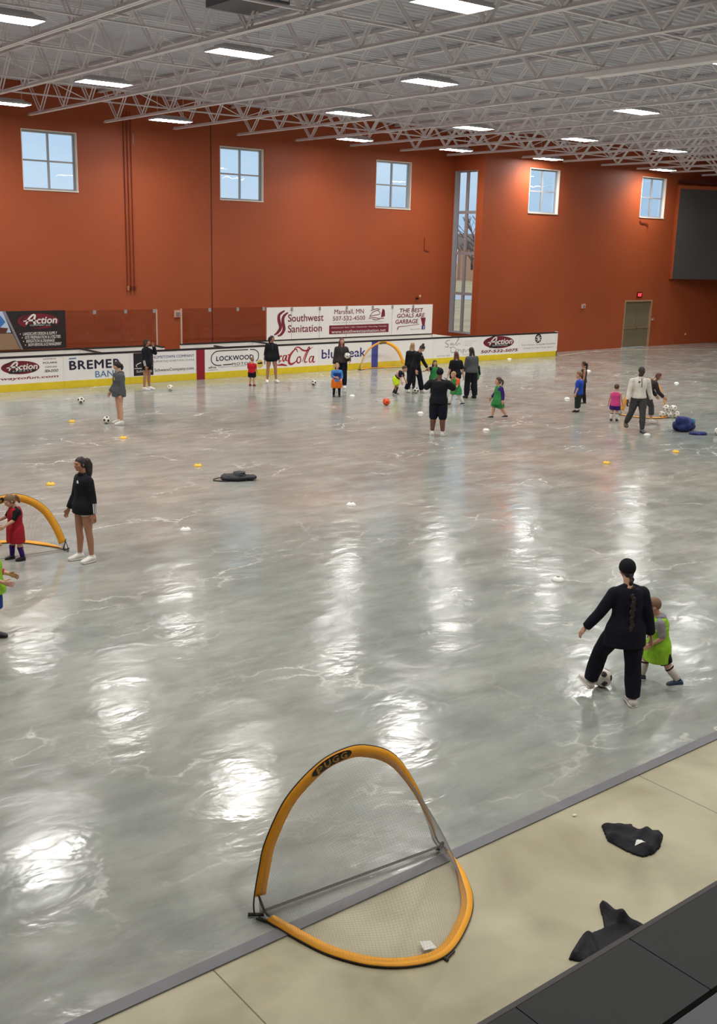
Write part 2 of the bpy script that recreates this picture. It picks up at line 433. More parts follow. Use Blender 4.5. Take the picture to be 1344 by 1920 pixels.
# pale kerb where the rink edge swings away from the boards
pts = [(39.2, 33.80), (41.5, 34.32), (43.6, 34.35), (46.0, 34.0), (48.0, 33.35), (50.0, 32.4), (53, 30.4), (56, 27.5)]
m = MB()
for (ax, ay), (bx, by) in zip(pts[:-1], pts[1:]):
    d = Vector((bx-ax, by-ay, 0)).normalized(); nn = Vector((-d.y, d.x, 0))*.13
    for s in (-1, 1): m.v += [(ax+nn.x*s*.5, ay+nn.y*s*.5, .008), (bx+nn.x*s*.5, by+nn.y*s*.5, .008)]
    o = len(m.v)-4; m.f.append((o, o+1, o+3, o+2)); m.mi.append(0)
struct(m.build('trim_3', M_KERB))

# ------------------------------------------------------------------ outside, seen through the tall window
M_GRASS = mat('dry_grass', (232, 196, 146), .95, var=.15, vscale=.3)
struct(MB().box(-80, 260, 39, 320, -.6, -.4).build('ground_outside', M_GRASS))
struct(MB().add([(30, 97, -.38), (140, 62, -.38), (150, 70, -.38), (34, 108, -.38)], [(0, 1, 2, 3)]).build('road_outside', mat('pale_road', (236, 228, 224), .8)))
def house(label, x, y, wd, dp, ht, wall, roofc, rz):
    t = thing('house', label, 'house', (x, y, -.4), rz)
    b = MB().box(-wd/2, wd/2, -dp/2, dp/2, 0, ht).build('wall', mat('house_wall_%d' % ht, wall, .8), t)
    rf = MB(); hx, hy = wd/2+.4, dp/2+.4
    rf.add([(-hx, -hy, ht), (hx, -hy, ht), (hx, hy, ht), (-hx, hy, ht), (-hx, 0, ht+dp*.32), (hx, 0, ht+dp*.32)], [(0, 1, 5, 4), (2, 3, 4, 5), (0, 4, 3), (1, 2, 5), (3, 2, 1, 0)])
    rf.build('roof', mat('house_roof_%d' % ht, roofc, .8), t)
    for wx in (-wd*.28, wd*.28):
        MB().box(wx-.7, wx+.7, -dp/2-.06, -dp/2+.02, ht*.35, ht*.75).build('window', mat('dark_house_window', (60, 64, 72), .2), t)
house('white house with grey roof far outside, beyond the road through the tall window', 118, 140, 16, 9, 6, (244, 232, 216), (150, 142, 140), R(-40))
house('tan brick house beside bare trees, far outside through the tall window', 132, 130, 11, 8, 5, (222, 172, 138), (160, 136, 122), R(-40))
def bare_tree(label, x, y, h):
    t = thing('bare_tree', label, 'tree', (x, y, -.4), 0, 'bare trees outside')
    random.seed(int(x*7)); MT = mat('bare_bark', (120, 100, 92), .9)
    MB().tube([(0, 0, 0), (.1, 0, h*.3), (.0, .1, h*.5)], [.22, .17, .13]).build('trunk', MT, t)
    b = MB()
    def br(p, d, L, r, lv):
        q = p+d*L; b.tube([p, q], [r, r*.6], 5)
        if lv:
            for _ in range(3):
                nd = (d+Vector((random.uniform(-.7, .7), random.uniform(-.7, .7), random.uniform(-.1, .6)))).normalized(); br(q, nd, L*.68, r*.55, lv-1)
    for _ in range(5): br(Vector((0, 0, h*.42)), Vector((random.uniform(-.6, .6), random.uniform(-.6, .6), 1)).normalized(), h*.2, .1, 3)
    b.build('branches', MT, t)
bare_tree('bare leafless tree outside, nearer the wall return in the tall window', 60, 59.5, 9)
bare_tree('smaller bare leafless tree outside, by the road in the tall window', 84, 85, 7)

# ------------------------------------------------------------------ roof joists
def web_mesh(sgn, half=.92, z0=8.92, z1=9.93):
    m = MB()
    for dx in (-.045, .045):
        a = Vector((dx, -half/2*sgn, z0)); b = Vector((dx, half/2*sgn, z1)); e = Vector((.016, 0, 0)); g = (b-a).normalized().cross(Vector((1, 0, 0)))*.026
        m.loft([(a, e*1.4, g*1.4), (b, e*1.4, g*1.4)], 4)
    me = bpy.data.meshes.new('web_bar'); me.from_pydata(m.v, [], m.f); me.materials.append(M_STEEL); return me
WEB = {1: web_mesh(1), -1: web_mesh(-1)}
def chord_mesh(name, y0, y1, z0, z1):
    m = MB()
    for s in (-1, 1):
        a, b = sorted((s*.012, s*.068)); m.box(a, b, y0, y1, z0, z0+.014)
        a, b = sorted((s*.012, s*.026)); m.box(a, b, y0, y1, z0+.014, z1)
    me = bpy.data.meshes.new(name); me.from_pydata(m.v, [], m.f); me.materials.append(M_STEEL); return me
ORD = ['first', 'second', 'third', 'fourth', 'fifth', 'sixth', 'seventh', 'eighth', 'ninth', 'tenth', 'eleventh', 'twelfth', 'thirteenth', 'fourteenth', 'fifteenth', 'sixteenth', 'seventeenth']
JX = [9.35+2.755*k for k in range(17)]
Y0 = 9.0
CH = {}
for key, ye in (('a', YA), ('b', YB)):
    CH[key] = (chord_mesh('bottom_chord', Y0, ye-.45, 8.87, 8.95), chord_mesh('top_chord', Y0, ye-.02, 9.90, 9.985))
for k, x in enumerate(JX):
    key = 'a' if x < XJ else 'b'; ye = YA if key == 'a' else YB
    t = thing('roof_joist', 'pale grey steel roof joist, %s from the left under the roof deck' % ORD[k], 'joist', (x, 0, 0), 0, 'steel roof joists')
    link('bottom_chord', CH[key][0], t); link('top_chord', CH[key][1], t)
    y = ye-.95; s = 1
    while y > Y0+.3:
        link('web_bar', WEB[s], t, (0, y, 0)); y -= .94; s = -s
for k, yb in enumerate([13.6, 16.9, 20.35, 24.1, 29.1, 32.0]):
    t = thing('bridging_bar', 'thin pale steel bridging bar crossing above the joists, %s row from the camera' % ORD[k], 'bridging', (0, yb, 0), 0, 'bridging bars across the joists')
    MB().box(7, 54.5, -.03, .03, 8.955, 8.968).box(7, 54.5, .018, .03, 8.968, 9.0).build('lower_angle', M_STEEL, t)
    MB().box(7, 54.5, -.03, .03, 9.86, 9.873).box(7, 54.5, .018, .03, 9.873, 9.895).build('upper_angle', M_STEEL, t)
    db = MB()
    for xa, xb in zip(JX[:-1], JX[1:]):
        db.tube([(xa+.07, 0, 8.98), (xb-.07, .02, 9.88)], .017, 4); db.tube([(xa+.07, .03, 9.88), (xb-.07, .05, 8.98)], .017, 4)
    if k in (3, 5): db.build('cross_braces', M_STEEL, t)['kind'] = 'stuff'
t = thing('cable_tray', 'wide pale steel tray fixed under a roof joist, upper right', 'tray', (20.37, 0, 8.78), 0)
MB().box(-.02, .30, 12.2, 17.4, 0, .085).build('tray_body', M_STEEL, t)
for yy in (13, 15, 17): MB().box(.0, .28, yy, yy+.05, -.012, 0).build('tray_strap', M_STEEL, t)
# unit heater hung between two joists
t = thing('unit_heater', 'dark grey unit heater box hung between roof joists at the top edge', 'heater', (11.75, 18.1, 9.2))
MH = mat('heater_grey', (92, 94, 102), .5)
MB().box(-.5, .5, -.45, .9, 0, .55).build('casing', MH, t)
lv = MB()
for i in range(6): lv.box(-.46, .46, -.48, -.452, .05+i*.08, .09+i*.08)
lv.build('louvre', M_STEEL, t)
for sx in (-.4, .4): MB().tube([(sx, .2, .55), (sx, .2, .74)], .012, 6).build('hanger_rod', M_STEEL, t)
MB().tube([(.3, .9, .3), (.3, 1.3, .3), (.3, 1.5, .5), (.3, 1.5, .78)], .08, 10).build('flue', M_STEEL, t)

# ------------------------------------------------------------------ high-bay lamps
M_LAMP = emit_mat('lamp_diffuser_glow', LAMP_RGB, LAMP); M_HOUS = mat('lamp_housing', (190, 190, 194), .5)
LW, LD, LZ = 1.36, .66, 8.87
def lamp_proto():
    t = thing('high_bay_lamp', '', 'lamp', (0, 0, LZ), 0, 'high-bay lamps')
    h = MB(); rings = []
    for z, a in ((0, 1), (.05, 1.02), (.12, .72), (.15, .7)): rings.append(((0, 0, z+.002), (LW/2*a*math.sqrt(2), 0, 0), (0, LD/2*a*math.sqrt(2), 0)))
    hv = MB()
    for (c, xv, yv) in rings:
        ax, ay = xv[0]/math.sqrt(2), yv[1]/math.sqrt(2); hv.v += [(-ax, -ay, c[2]), (ax, -ay, c[2]), (ax, ay, c[2]), (-ax, ay, c[2])]
    for i in range(3):
        for k in range(4): hv.f.append((i*4+k, i*4+(k+1) % 4, i*4+4+(k+1) % 4, i*4+4+k))
    hv.f += [(12, 13, 14, 15)]
    hv.mi = [0]*len(hv.f); hv.build('housing', M_HOUS, t)
    d = MB(); d.add([(-LW/2+.015, -LD/2+.015, .004), (-LW/2+.015, LD/2-.015, .004), (LW/2-.015, LD/2-.015, .004), (LW/2-.015, -LD/2+.015, .004)], [(0, 1, 2, 3)])
    d.build('diffuser', M_LAMP, t)
    ld = bpy.data.lights.new('lamp_light', 'AREA'); ld.shape = 'RECTANGLE'; ld.size = LW-.06; ld.size_y = LD-.06; ld.energy = LAMP_W; ld.color = LAMP_RGB; ld.spread = R(LAMP_SPREAD)
    lo = bpy.data.objects.new('lamp_light', ld); C.objects.link(lo); lo.parent = t; lo.location = (0, 0, -.006)
    for s in (-1, 1): MB().tube([(s*.5, 0, .15), (s*.5, 0, 1.19)], .006, 5).build('hanger_cable', M_STEEL, t)
    return t
LAMPS = [(13.3, 14.35, 'large white lamp at the top edge, right of centre'), (21.2, 14.2, 'lamp cut by the right edge near the top'),
 (8.15, 21.15, 'lamp cut by the left edge at the very top'), (13.35, 21.15, 'white lamp below the unit heater'),
 (18.95, 21.15, 'white lamp directly below the largest lamp at the top'), (26.85, 20.85, 'lamp on the right, nearest to the right edge of its row'),
 (13.28, 27.7, 'lamp above and right of the leftmost window'), (21.65, 27.9, 'upper of two lamps stacked left of the third window'), (27.0, 27.8, 'lamp above and right of the third window'),
 (32.15, 27.45, 'lamp above and right of the tall window'), (37.8, 27.5, 'lamp above the last small window, upper of the two'),
 (13.1, 34.2, 'lamp at the left edge just above the leftmost window'), (18.9, 34.35, 'lamp between the leftmost and second windows by the orange wall'),
 (27.05, 34.45, 'lower of two lamps stacked left of the third window'), (32.5, 34.45, 'lamp close above the tall window'),
 (38.1, 34.3, 'lamp close above the fourth small window'), (46.25, 34.0, 'lamp close above the last small window by the dark screen')]
HID = [(5.3, 14.3), (29.5, 14.2), (37.8, 14.2), (46, 14.2), (5.3, 7.5), (13.3, 7.5), (21.2, 7.5), (29.5, 7.5), (38, 7.5), (5.3, .8), (13.3, .8), (21.2, .8), (32.3, 20.9), (37.8, 20.9), (46, 20.9),
 (2.6, 21.15), (5.3, 27.8), (46, 27.5), (7.5, 34.3), (-1, 27.8), (-1, 14.3), (1.5, 34.3), (-4, 21), (54, 21), (54, 14)]
lp = lamp_proto()
for i, (x, y, s) in enumerate(LAMPS):
    o = lp if i == 0 else dup(lp, (x, y, LZ))
    o.location = (x, y, LZ); o['label'] = 'bright ' + s
for i, (x, y) in enumerate(HID):
    o = dup(lp, (x, y, LZ), 'white high-bay lamp of the same roof, outside the picture', 'high-bay lamps beyond the frame')

# ================================================================== DASHER BOARDS AND BENCH BOX
NAVY = mat('ink_navy', (32, 28, 62), .5); BLUEI = mat('ink_blue', (98, 134, 178), .5); REDI = mat('ink_red', (150, 36, 50), .5); DKRED = mat('ink_dark_red', (118, 26, 40), .5)
BLKI = mat('ink_black', (32, 30, 32), .5); WHTI = mat('ink_white', (236, 232, 228), .5); GREYI = mat('ink_grey', (134, 132, 140), .5); PURI = mat('ink_violet', (84, 84, 150), .5)
COKE = mat('ink_cola_red', (176, 42, 52), .5); INDIGO = mat('ink_indigo', (46, 40, 120), .5); REDSTRIPE = mat('red_line_stripe', (150, 24, 44), .45); BLUESTRIPE = mat('blue_line_stripe', (58, 66, 158), .45)
YELI = mat('ink_yellow', (226, 202, 96), .5); FBB = mat('ink_badge_blue', (52, 62, 140), .5)
YF, BT = 33.85, 1.13
def board(label, x0, x1):
    t = thing('dasher_board', label, 'rink board', (x0, YF, 0), 0, 'dasher boards along the rink')
    w_ = x1-x0-.006
    MB().box(0, w_, 0, .1, .24, BT-.055).build('board_panel', M_WHITE, t)
    MB().box(0, w_, -.012, .1, .0, .24).build('kick_plate', M_YELLOW, t)
    MB().box(0, w_, -.012, .15, BT-.055, BT).build('cap_rail', M_BLACK, t)
    return t
def ink(t, name, m, mb, lift=1): return decal(name, mb, YF-.004*lift, m, t)
def logo_oval(t, cx, cz, rx, rz, sub, inkf, prefix=''):
    inkf(t, 'logo_oval', DKRED, oval_xz(cx, cz, rx, rz, tilt=R(-1)), 1)
    inkf(t, 'logo_shadow', BLKI, both(poly_xz([(cx-rx*.62, cz-rz*.85), (cx-rx*.55, cz-rz*.3), (cx+rx*.72, cz-rz*.28), (cx+rx*.82, cz-rz*.62), (cx+rx*.62, cz-rz*.75), (cx+rx*.55, cz-rz*.55), (cx-rx*.3, cz-rz*.9)]),
                                    stroke_xz([(cx-rx*.85, cz+rz*.1), (cx-rx*.5, cz+rz*.86), (cx-rx*.2, cz+rz*.9), (cx-rx*.3, cz-rz*.4)], .14*rz)), 2)
    a = stroke_xz([(cx-rx*.72, cz+rz*.02), (cx-rx*.3, cz+rz*.12), (cx-rx*.08, cz+rz*.02)], [.10*rz, .26*rz, .16*rz])
    b = stroke_xz([(cx-rx*.60, cz-rz*.42), (cx-rx*.48, cz+rz*.25), (cx-rx*.28, cz+rz*.78), (cx-rx*.16, cz+rz*.72), (cx-rx*.22, cz+rz*.1), (cx-rx*.17, cz-rz*.42)], [.2*rz, .26*rz, .24*rz, .26*rz, .3*rz, .34*rz])
    c = glyphs('ction', cx-rx*.1, cx+rx*.9, cz-rz*.36, cz+rz*.55, .03, .18)
    inkf(t, 'logo_lettering', WHTI, both(a, b, c), 3)
    inkf(t, 'logo_subtitle', WHTI, glyphs(sub, cx-rx*.42, cx+rx*.58, cz-rz*.62, cz-rz*.42, .0, .1), 3)

t = board('white rink board with red oval logo and red web address, leftmost with yellow kick plate', 11.0, 14.44)
logo_oval(t, 12.97, .77, .64, .215, 'S P O R T S', ink)
ink(t, 'web_address', REDI, glyphs('yourwaytofun.com', 11.62, 14.25, .36, .475, .022, .2))
ink(t, 'small_red_line', REDI, glyphs('HONDA', 13.75, 14.2, .985, 1.03, .01)); ink(t, 'small_black_line', BLKI, glyphs('POLARIS', 13.74, 14.22, .855, .91, .02))
ink(t, 'small_black_line', BLKI, glyphs('CAN-AM', 13.8, 14.2, .72, .77, .01)); ink(t, 'small_bold_line', BLKI, glyphs('SEA-DOO', 13.78, 14.25, .57, .66, .03, .25))
t = board('white rink board with large navy bank lettering behind the woman in the grey hoodie', 14.44, 16.86)
ink(t, 'blue_bar', BLUEI, poly_xz([(14.64, .955), (14.9, .965), (14.9, 1.01), (14.64, 1.0)]))
ink(t, 'large_lettering', NAVY, glyphs('BREMER', 14.64, 16.52, .60, .905, .03, 0, 1.1)); ink(t, 'small_lettering', BLUEI, glyphs('BANK', 15.56, 16.5, .30, .52, .012))
t = board('white rink board with black square logo and violet hometown lettering', 16.86, 19.5)
ink(t, 'logo_square', BLKI, poly_xz([(17.0, .27), (17.76, .27), (17.76, 1.06), (17.0, 1.06)]))
ink(t, 'logo_arcs', WHTI, both(stroke_xz([(17.62, .69), (17.3, .72), (17.1, .64), (17.14, .57)], [.01, .03, .03, .02]), stroke_xz([(17.02, .525), (17.4, .53), (17.72, .60)], [.02, .03, .01]), glyphs("Schwan's", 17.1, 17.7, .38, .47, .005)), 2)
ink(t, 'hometown_lettering', PURI, glyphs('HOMETOWN COMPANY', 17.74, 19.41, .835, .935, .004)); ink(t, 'supporting_lettering', GREYI, glyphs('SUPPORTING HOMETOWN TOWNS', 17.76, 19.41, .70, .765, 0))
ink(t, 'web_address', BLKI, glyphs('SchwansCompany.com', 17.80, 19.38, .345, .485, .006))
t = board('white rink board with red line stripe and rounded motor dealer outline', 19.5, 22.55)
MB().box(.0, .34, -.014, -.0125, 0, BT-.055).build('red_stripe', REDSTRIPE, t); ink(t, 'red_stripe_upper', REDSTRIPE, poly_xz([(19.5, .24), (19.84, .24), (19.84, 1.075), (19.5, 1.075)]))
ol = stroke_xz([(20.55, .47), (20.3, .49), (20.14, .62), (20.14, .82), (20.3, .97), (20.6, 1.0), (21.2, 1.0), (21.72, 1.0)], .035)
ink(t, 'outline', BLKI, both(ol, stroke_xz([(21.80, 1.0), (22.02, .98), (22.17, .86), (22.17, .66), (22.07, .55)], .035), stroke_xz([(20.62, .48), (21.0, .49)], .035)))
ink(t, 'large_lettering', NAVY, glyphs('LOCKWOOD', 20.33, 21.96, .63, .81, .03, 0, 1.05)); ink(t, 'small_lettering', BLKI, glyphs('MOTORS', 21.02, 21.98, .44, .54, .008, 0, 1.2))
ink(t, 'dealer_mark', BLKI, both(glyphs('afna', 20.0, 20.33, .37, .46, .01), glyphs('MARSHALL', 19.97, 20.42, .30, .33, 0))); ink(t, 'slogan', GREYI, glyphs('COMMUNITY LEADING FAMILY OWNED', 20.42, 21.98, .385, .425, 0))
ink(t, 'round_badge', YELI, oval_xz(22.24, .44, .155, .155)); ink(t, 'badge_mark', BLKI, both(oval_xz(22.2, .46, .06, .03), oval_xz(22.29, .47, .06, .04)), 2)
t = board('white rink board with red flowing script soda lettering', 22.55, 25.0)
S = lambda pts, w_: stroke_xz(pts, w_)
coke = both(
    S([(23.98, .80), (23.93, .92), (23.83, .9), (23.62, .68), (23.58, .45), (23.68, .36), (23.86, .42), (24.0, .55)], [.03, .05, .05, .10, .11, .09, .05, .02]),
    S([(23.78, .84), (23.88, .98), (24.05, .99), (24.22, .88), (24.42, .85), (24.62, .93), (24.72, .985)], [.02, .035, .05, .07, .06, .03, .01]),
    S([(24.08, .63), (23.98, .58), (23.96, .45), (24.02, .39), (24.12, .44), (24.13, .56), (24.06, .63), (24.16, .62)], [.03, .05, .06, .05, .05, .05, .03, .02]),
    S([(24.2, .42), (24.33, .66), (24.5, .96), (24.55, .93), (24.42, .7), (24.32, .46), (24.38, .40), (24.46, .44)], [.02, .04, .05, .05, .06, .06, .05, .02]),
    S([(24.74, .60), (24.62, .61), (24.55, .50), (24.57, .40), (24.65, .41), (24.76, .62), (24.72, .42), (24.78, .39), (24.84, .43)], [.03, .05, .06, .05, .03, .05, .06, .05, .02]),
    S([(22.82, .86), (22.72, .93), (22.6, .84), (22.6, .6), (22.7, .52), (22.84, .6)], [.03, .06, .1, .1, .07, .02]),
    S([(22.98, .7), (22.9, .64), (22.91, .53), (23.0, .52), (23.03, .64), (22.98, .7)], [.04, .05, .06, .05, .05, .03]),
    S([(23.26, .66), (23.2, .70), (23.12, .6), (23.14, .49), (23.24, .53)], [.04, .05, .06, .06, .02]),
    S([(23.44, .70), (23.33, .69), (23.29, .56), (23.35, .49), (23.47, .71), (23.44, .53), (23.52, .50)], [.03, .05, .06, .05, .04, .06, .02]),
    S([(23.52, .72), (23.6, .73)], .04),
    S([(22.9, .40), (23.1, .35), (23.25, .36), (23.45, .32), (23.5, .30)], [.02, .05, .09, .05, .01]))
ink(t, 'script_lettering', COKE, coke)
t = board('white rink board with indigo peak lettering and a blue line stripe', 25.0, 28.05)
ink(t, 'large_lettering', INDIGO, glyphs('bluepeak', 25.15, 27.38, .38, .86, .014))
ink(t, 'lettering_cut', M_WHITE, both(*[poly_xz([(a, .60), (a+.42, .60), (a+.34, .625), (a+.07, .625)]) for a in (25.2, 26.7)]), 2)
MB().box(2.69, 3.03, -.014, -.0125, 0, .24).build('blue_stripe', BLUESTRIPE, t); ink(t, 'blue_stripe_upper', BLUESTRIPE, poly_xz([(27.69, .24), (28.03, .24), (28.03, 1.075), (27.69, 1.075)]))
t = board('plain white rink board behind the far yellow goal', 28.05, 31.1)
t = board('white rink board with thin grey handwritten script', 31.1, 33.9)
scr = both(S([(32.1, .98), (31.9, .97), (31.82, .87), (31.98, .80), (31.95, .70), (31.75, .72)], [.012, .03, .03, .03, .03, .012]), S([(32.08, .78), (32.16, .86), (32.16, .76), (32.26, .86), (32.26, .75), (32.4, .82), (32.62, 1.04), (32.56, 1.05), (32.44, .8), (32.52, .76), (32.62, .84), (32.7, .78)], .02),
           S([(32.15, .66), (32.18, .46), (32.4, .48), (32.46, .58), (32.3, .68), (32.05, .66)], .022), S([(32.5, .56), (32.6, .58), (32.58, .48), (32.72, .56), (32.78, .44), (32.9, .58), (32.88, .38), (32.98, .56), (33.05, .44), (33.2, .56), (33.28, .44), (33.42, .54)], .018))
ink(t, 'script_lettering', GREYI, scr)
ink(t, 'small_lines', mat('ink_pale', (178, 172, 180), .5), both(glyphs('WINDOW COVERINGS', 32.98, 33.72, .885, .915), glyphs('UPHOLSTERY', 32.98, 33.5, .80, .83), glyphs('BEDDING', 32.98, 33.42, .715, .745)))
ink(t, 'phone_line', GREYI, glyphs('507-532-1005', 31.35, 32.1, .30, .35)); ink(t, 'phone_line', GREYI, glyphs('507-532-9555', 32.9, 33.4, .30, .34))
t = board('white rink board with red oval logo above dark red phone number', 33.9, 36.45)
logo_oval(t, 35.1, .79, .98, .275, 'PRO-E-MOWERS', ink); ink(t, 'phone_number', DKRED, glyphs('507-532-5075', 33.98, 36.38, .335, .465, .035, .15))
t = board('rightmost white rink board with round black emblem and two grey text lines', 36.45, 39.07)
ink(t, 'round_emblem', BLKI, oval_xz(37.72, .875, .215, .215)); ink(t, 'emblem_bird', WHTI, both(oval_xz(37.74, .84, .07, .09), oval_xz(37.68, .95, .04, .05), *[oval_xz(37.72+.13*math.cos(a), .86+.13*math.sin(a), .045, .022, 12, a) for a in (0.4, 1.3, 2.6, 3.4, 4.2, 5.2, 5.9)]), 2)
ink(t, 'text_line', GREYI, glyphs('Fix-It-Smart, Graziella Beckman', 36.62, 38.95, .555, .635)); ink(t, 'text_line', GREYI, glyphs('Helping You Make Things Happen', 36.75, 38.8, .405, .475))
MB().box(2.56, 2.61, -.012, .16, 0, BT+.02).build('end_post', M_WHITE, t)

# rear boards of the bench box, glass above, dividers
YR = 35.6
M_SHIELD = glass_mat('rink_shield_glass', (.86, .82, .80), .7)
def rear(label, x0, x1):
    t = thing('bench_board', label, 'rink board', (x0, YR, 0), 0, 'white rear boards of the bench box')
    MB().box(0, x1-x0-.005, 0, .08, 0, 1.085).build('board_panel', M_WHITE, t); MB().box(0, x1-x0-.005, -.02, .1, 1.085, BT).build('cap_rail', M_BLACK, t)
rear('white rear bench board below the black banner', 11, 15.3); rear('white rear bench board left of the door gap', 15.3, 18.85)
rear('white rear bench board right of the door gap', 19.85, 23.7); rear('white rear bench board under the left half of the white banner', 23.7, 28); rear('rightmost white rear bench board, under the white banner', 28, 32.6)
def divider(label, x, y0=YF+.16, y1=YR-.03):
    t = thing('bench_divider', label, 'divider', (x, y0, 0), 0, 'dividers inside the bench box')
    MB().box(-.04, .04, 0, y1-y0, 0, 1.085).build('divider_panel', M_WHITE, t); MB().box(-.055, .055, 0, y1-y0, 1.085, BT).build('cap_rail', M_BLACK, t)
divider('white bench divider with black cap near the black banner', 15.86); divider('bench divider with black cap just left of the door gap', 18.75, YR-.7)
divider('short bench divider with black cap right of the red stripe', 20.73, YF+.16, YF+.75); divider('bench divider with black cap at the left end of the white banner', 23.1)
t = thing('bench_divider', 'plain white end board closing the bench box by the tall window', 'divider', (32.62, YF+.16, 0), 0, 'dividers inside the bench box')
MB().box(-.04, .04, 0, YR-YF-.2, 0, 1.09).build('divider_panel', M_WHITE, t)
def shield(label, x0, x1):
    t = thing('rink_shield', label, 'rink glass', (x0, YR+.03, BT), 0, 'clear shield panels above the bench')
    MB().box(.006, x1-x0-.006, 0, .012, 0, 1.3).build('glass_sheet', M_SHIELD, t)
    MB().box(x1-x0-.12, x1-x0-.008, -.012, .03, 1.17, 1.3).build('clip', M_ALU, t)
for a, b, l in ((15.3, 16.5, 'clear shield panel just right of the black banner'), (16.5, 17.7, 'clear shield panel in the middle, between black banner and door gap'), (17.7, 18.85, 'clear shield panel on the left edge of the door gap'),
                (19.92, 21.2, 'clear shield panel on the right edge of the door gap'), (21.2, 22.45, 'clear shield panel in the middle, between door gap and white banner'), (22.45, 23.65, 'clear shield panel touching the white banner')):
    shield(l, a, b)
for x, l in ((18.87, 'thin pale post left of the door gap'), (19.9, 'thin pale post right of the door gap')):
    o = MB().box(-.022, .022, 0, .05, 0, 1.3).build('shield_post', mat('pale_post', (206, 178, 160), .5), None, loc=(x, YR, BT+.001)); tag(o, l, 'post', 'posts beside the door gap')
# banners hung on the shield
t = thing('banner', 'black sponsor banner with red oval logo and italic service list, far left', 'banner', (11.6, YR-.01, BT+.03))
def ink2(t, name, m, mb, lift=1): return decal(name, mb, YR-.022-.004*lift, m, t)
MB().box(0, 3.72, -.012, 0, 0, 1.3).build('banner_sheet', mat('banner_black', (38, 30, 32), .5), t)
ink2(t, 'photo_sky', mat('print_sky', (196, 212, 232), .5), poly_xz([(11.6, 1.75), (13.38, 1.75), (13.13, 2.46), (11.6, 2.46)])); ink2(t, 'photo_sky_blue', mat('print_blue', (66, 120, 196), .5), poly_xz([(11.6, 1.98), (13.0, 1.92), (13.2, 2.1), (13.05, 2.32), (11.6, 2.3)]), 2)
ink2(t, 'photo_field', mat('print_field', (150, 122, 92), .5), poly_xz([(11.6, 1.18), (13.66, 1.18), (13.42, 1.72), (11.6, 1.78)]), 2); ink2(t, 'photo_digger', mat('print_digger', (92, 50, 44), .5), poly_xz([(11.6, 1.72), (13.2, 1.74), (13.28, 1.9), (12.7, 1.96), (11.6, 1.9)]), 3)
ink2(t, 'slanted_stripe', GREYI, poly_xz([(13.68, 1.17), (13.76, 1.17), (13.22, 2.46), (13.12, 2.46)]), 3)
logo_oval(t, 14.35, 2.11, .74, .26, 'COMPANY LLC', ink2)
ink2(t, 'service_list', WHTI, both(*[both(glyphs(s, a, b, z, z+.105, .016, .2), oval_xz(a-.09, z+.05, .018, .018, 10)) for s, a, b, z in (('LANDSCAPE DESIGN & SUPPLY', 13.78, 15.0, 1.64), ('SITE PREPARATION & UTILITIES', 13.84, 15.12, 1.515), ('IRRIGATION & DRAINAGE', 13.88, 14.9, 1.39), ('SNOW REMOVAL & ICE MANAGEMENT', 13.94, 15.14, 1.265))]))
t = thing('banner', 'long white sponsor banner with dark red sanitation lettering', 'banner', (23.7, YR-.01, BT+.005))
MB().box(0, 8.86, -.012, 0, 0, 1.28).build('banner_sheet', M_WHITE, t)
SW = mat('ink_maroon', (128, 34, 52), .5)
ink2(t, 'wave_logo', SW, both(S([(25.0-.1-.34, 2.28), (24.3, 2.12), (24.28, 1.9), (24.36, 1.62), (24.22, 1.42), (24.05, 1.33)], [.05, .12, .15, .15, .11, .04]), S([(24.72, 2.2), (24.52, 2.06), (24.47, 1.86), (24.53, 1.55), (24.4, 1.35), (24.22, 1.28)], [.05, .12, .15, .15, .11, .04])))
ink2(t, 'company_lettering', SW, both(glyphs('Southwest', 24.72, 26.5, 1.83, 2.13, .012), glyphs('Sanitation', 24.72, 26.42, 1.4, 1.70, .012)))
ink2(t, 'phone_lettering', SW, both(glyphs('Marshall, MN', 27.06, 28.62, 2.06, 2.28, .003), glyphs('507-532-4500', 26.98, 28.7, 1.82, 2.0, .004)))
ink2(t, 'owner_line', GREYI, glyphs('Locally owned & operated by Scott & Deb Olsen', 27.0, 29.7, 1.70, 1.755))
ink2(t, 'maroon_bar', SW, poly_xz([(26.8, 1.27), (30.02, 1.27), (30.02, 1.63), (26.8, 1.63)])); ink2(t, 'web_address', WHTI, both(glyphs('Commercial • Roll • Offs • Residential • Recycling • Portable', 26.92, 29.9, 1.49, 1.56), glyphs('www.southwestsanitation.net', 26.92, 29.86, 1.30, 1.43, .008)), 2)
ink2(t, 'truck_drawing', SW, both(*[stroke_xz(p, .03) for p in ([(28.95, 1.95), (29.1, 2.12), (29.4, 2.2), (29.5, 2.05), (29.2, 2.0), (28.95, 1.95)], [(28.9, 1.88), (29.2, 1.9), (29.5, 1.86), (29.75, 1.87)], [(29.0, 2.2), (29.3, 2.27), (29.5, 2.24)], [(29.1, 1.84), (29.3, 1.8), (29.5, 1.83)])], poly_xz([(29.58, 1.9), (29.8, 1.95), (29.78, 2.2), (29.66, 2.28), (29.6, 2.1)])))
ink2(t, 'slogan', SW, both(glyphs('THE BEST', 30.62, 32.0, 2.08, 2.26, .02, .12), glyphs('GOALS ARE', 30.48, 32.1, 1.86, 2.04, .02, .12), glyphs('GARBAGE', 30.4, 31.72, 1.6, 1.79, .02, .12), stroke_xz([(30.52, 1.34), (30.56, 1.44), (30.66, 1.48), (31.2, 1.51), (31.8, 1.56)], [.05, .05, .03, .02, .02]), poly_xz([(31.86, 1.84), (32.16, 1.84), (32.12, 1.5), (31.98, 1.5)])))
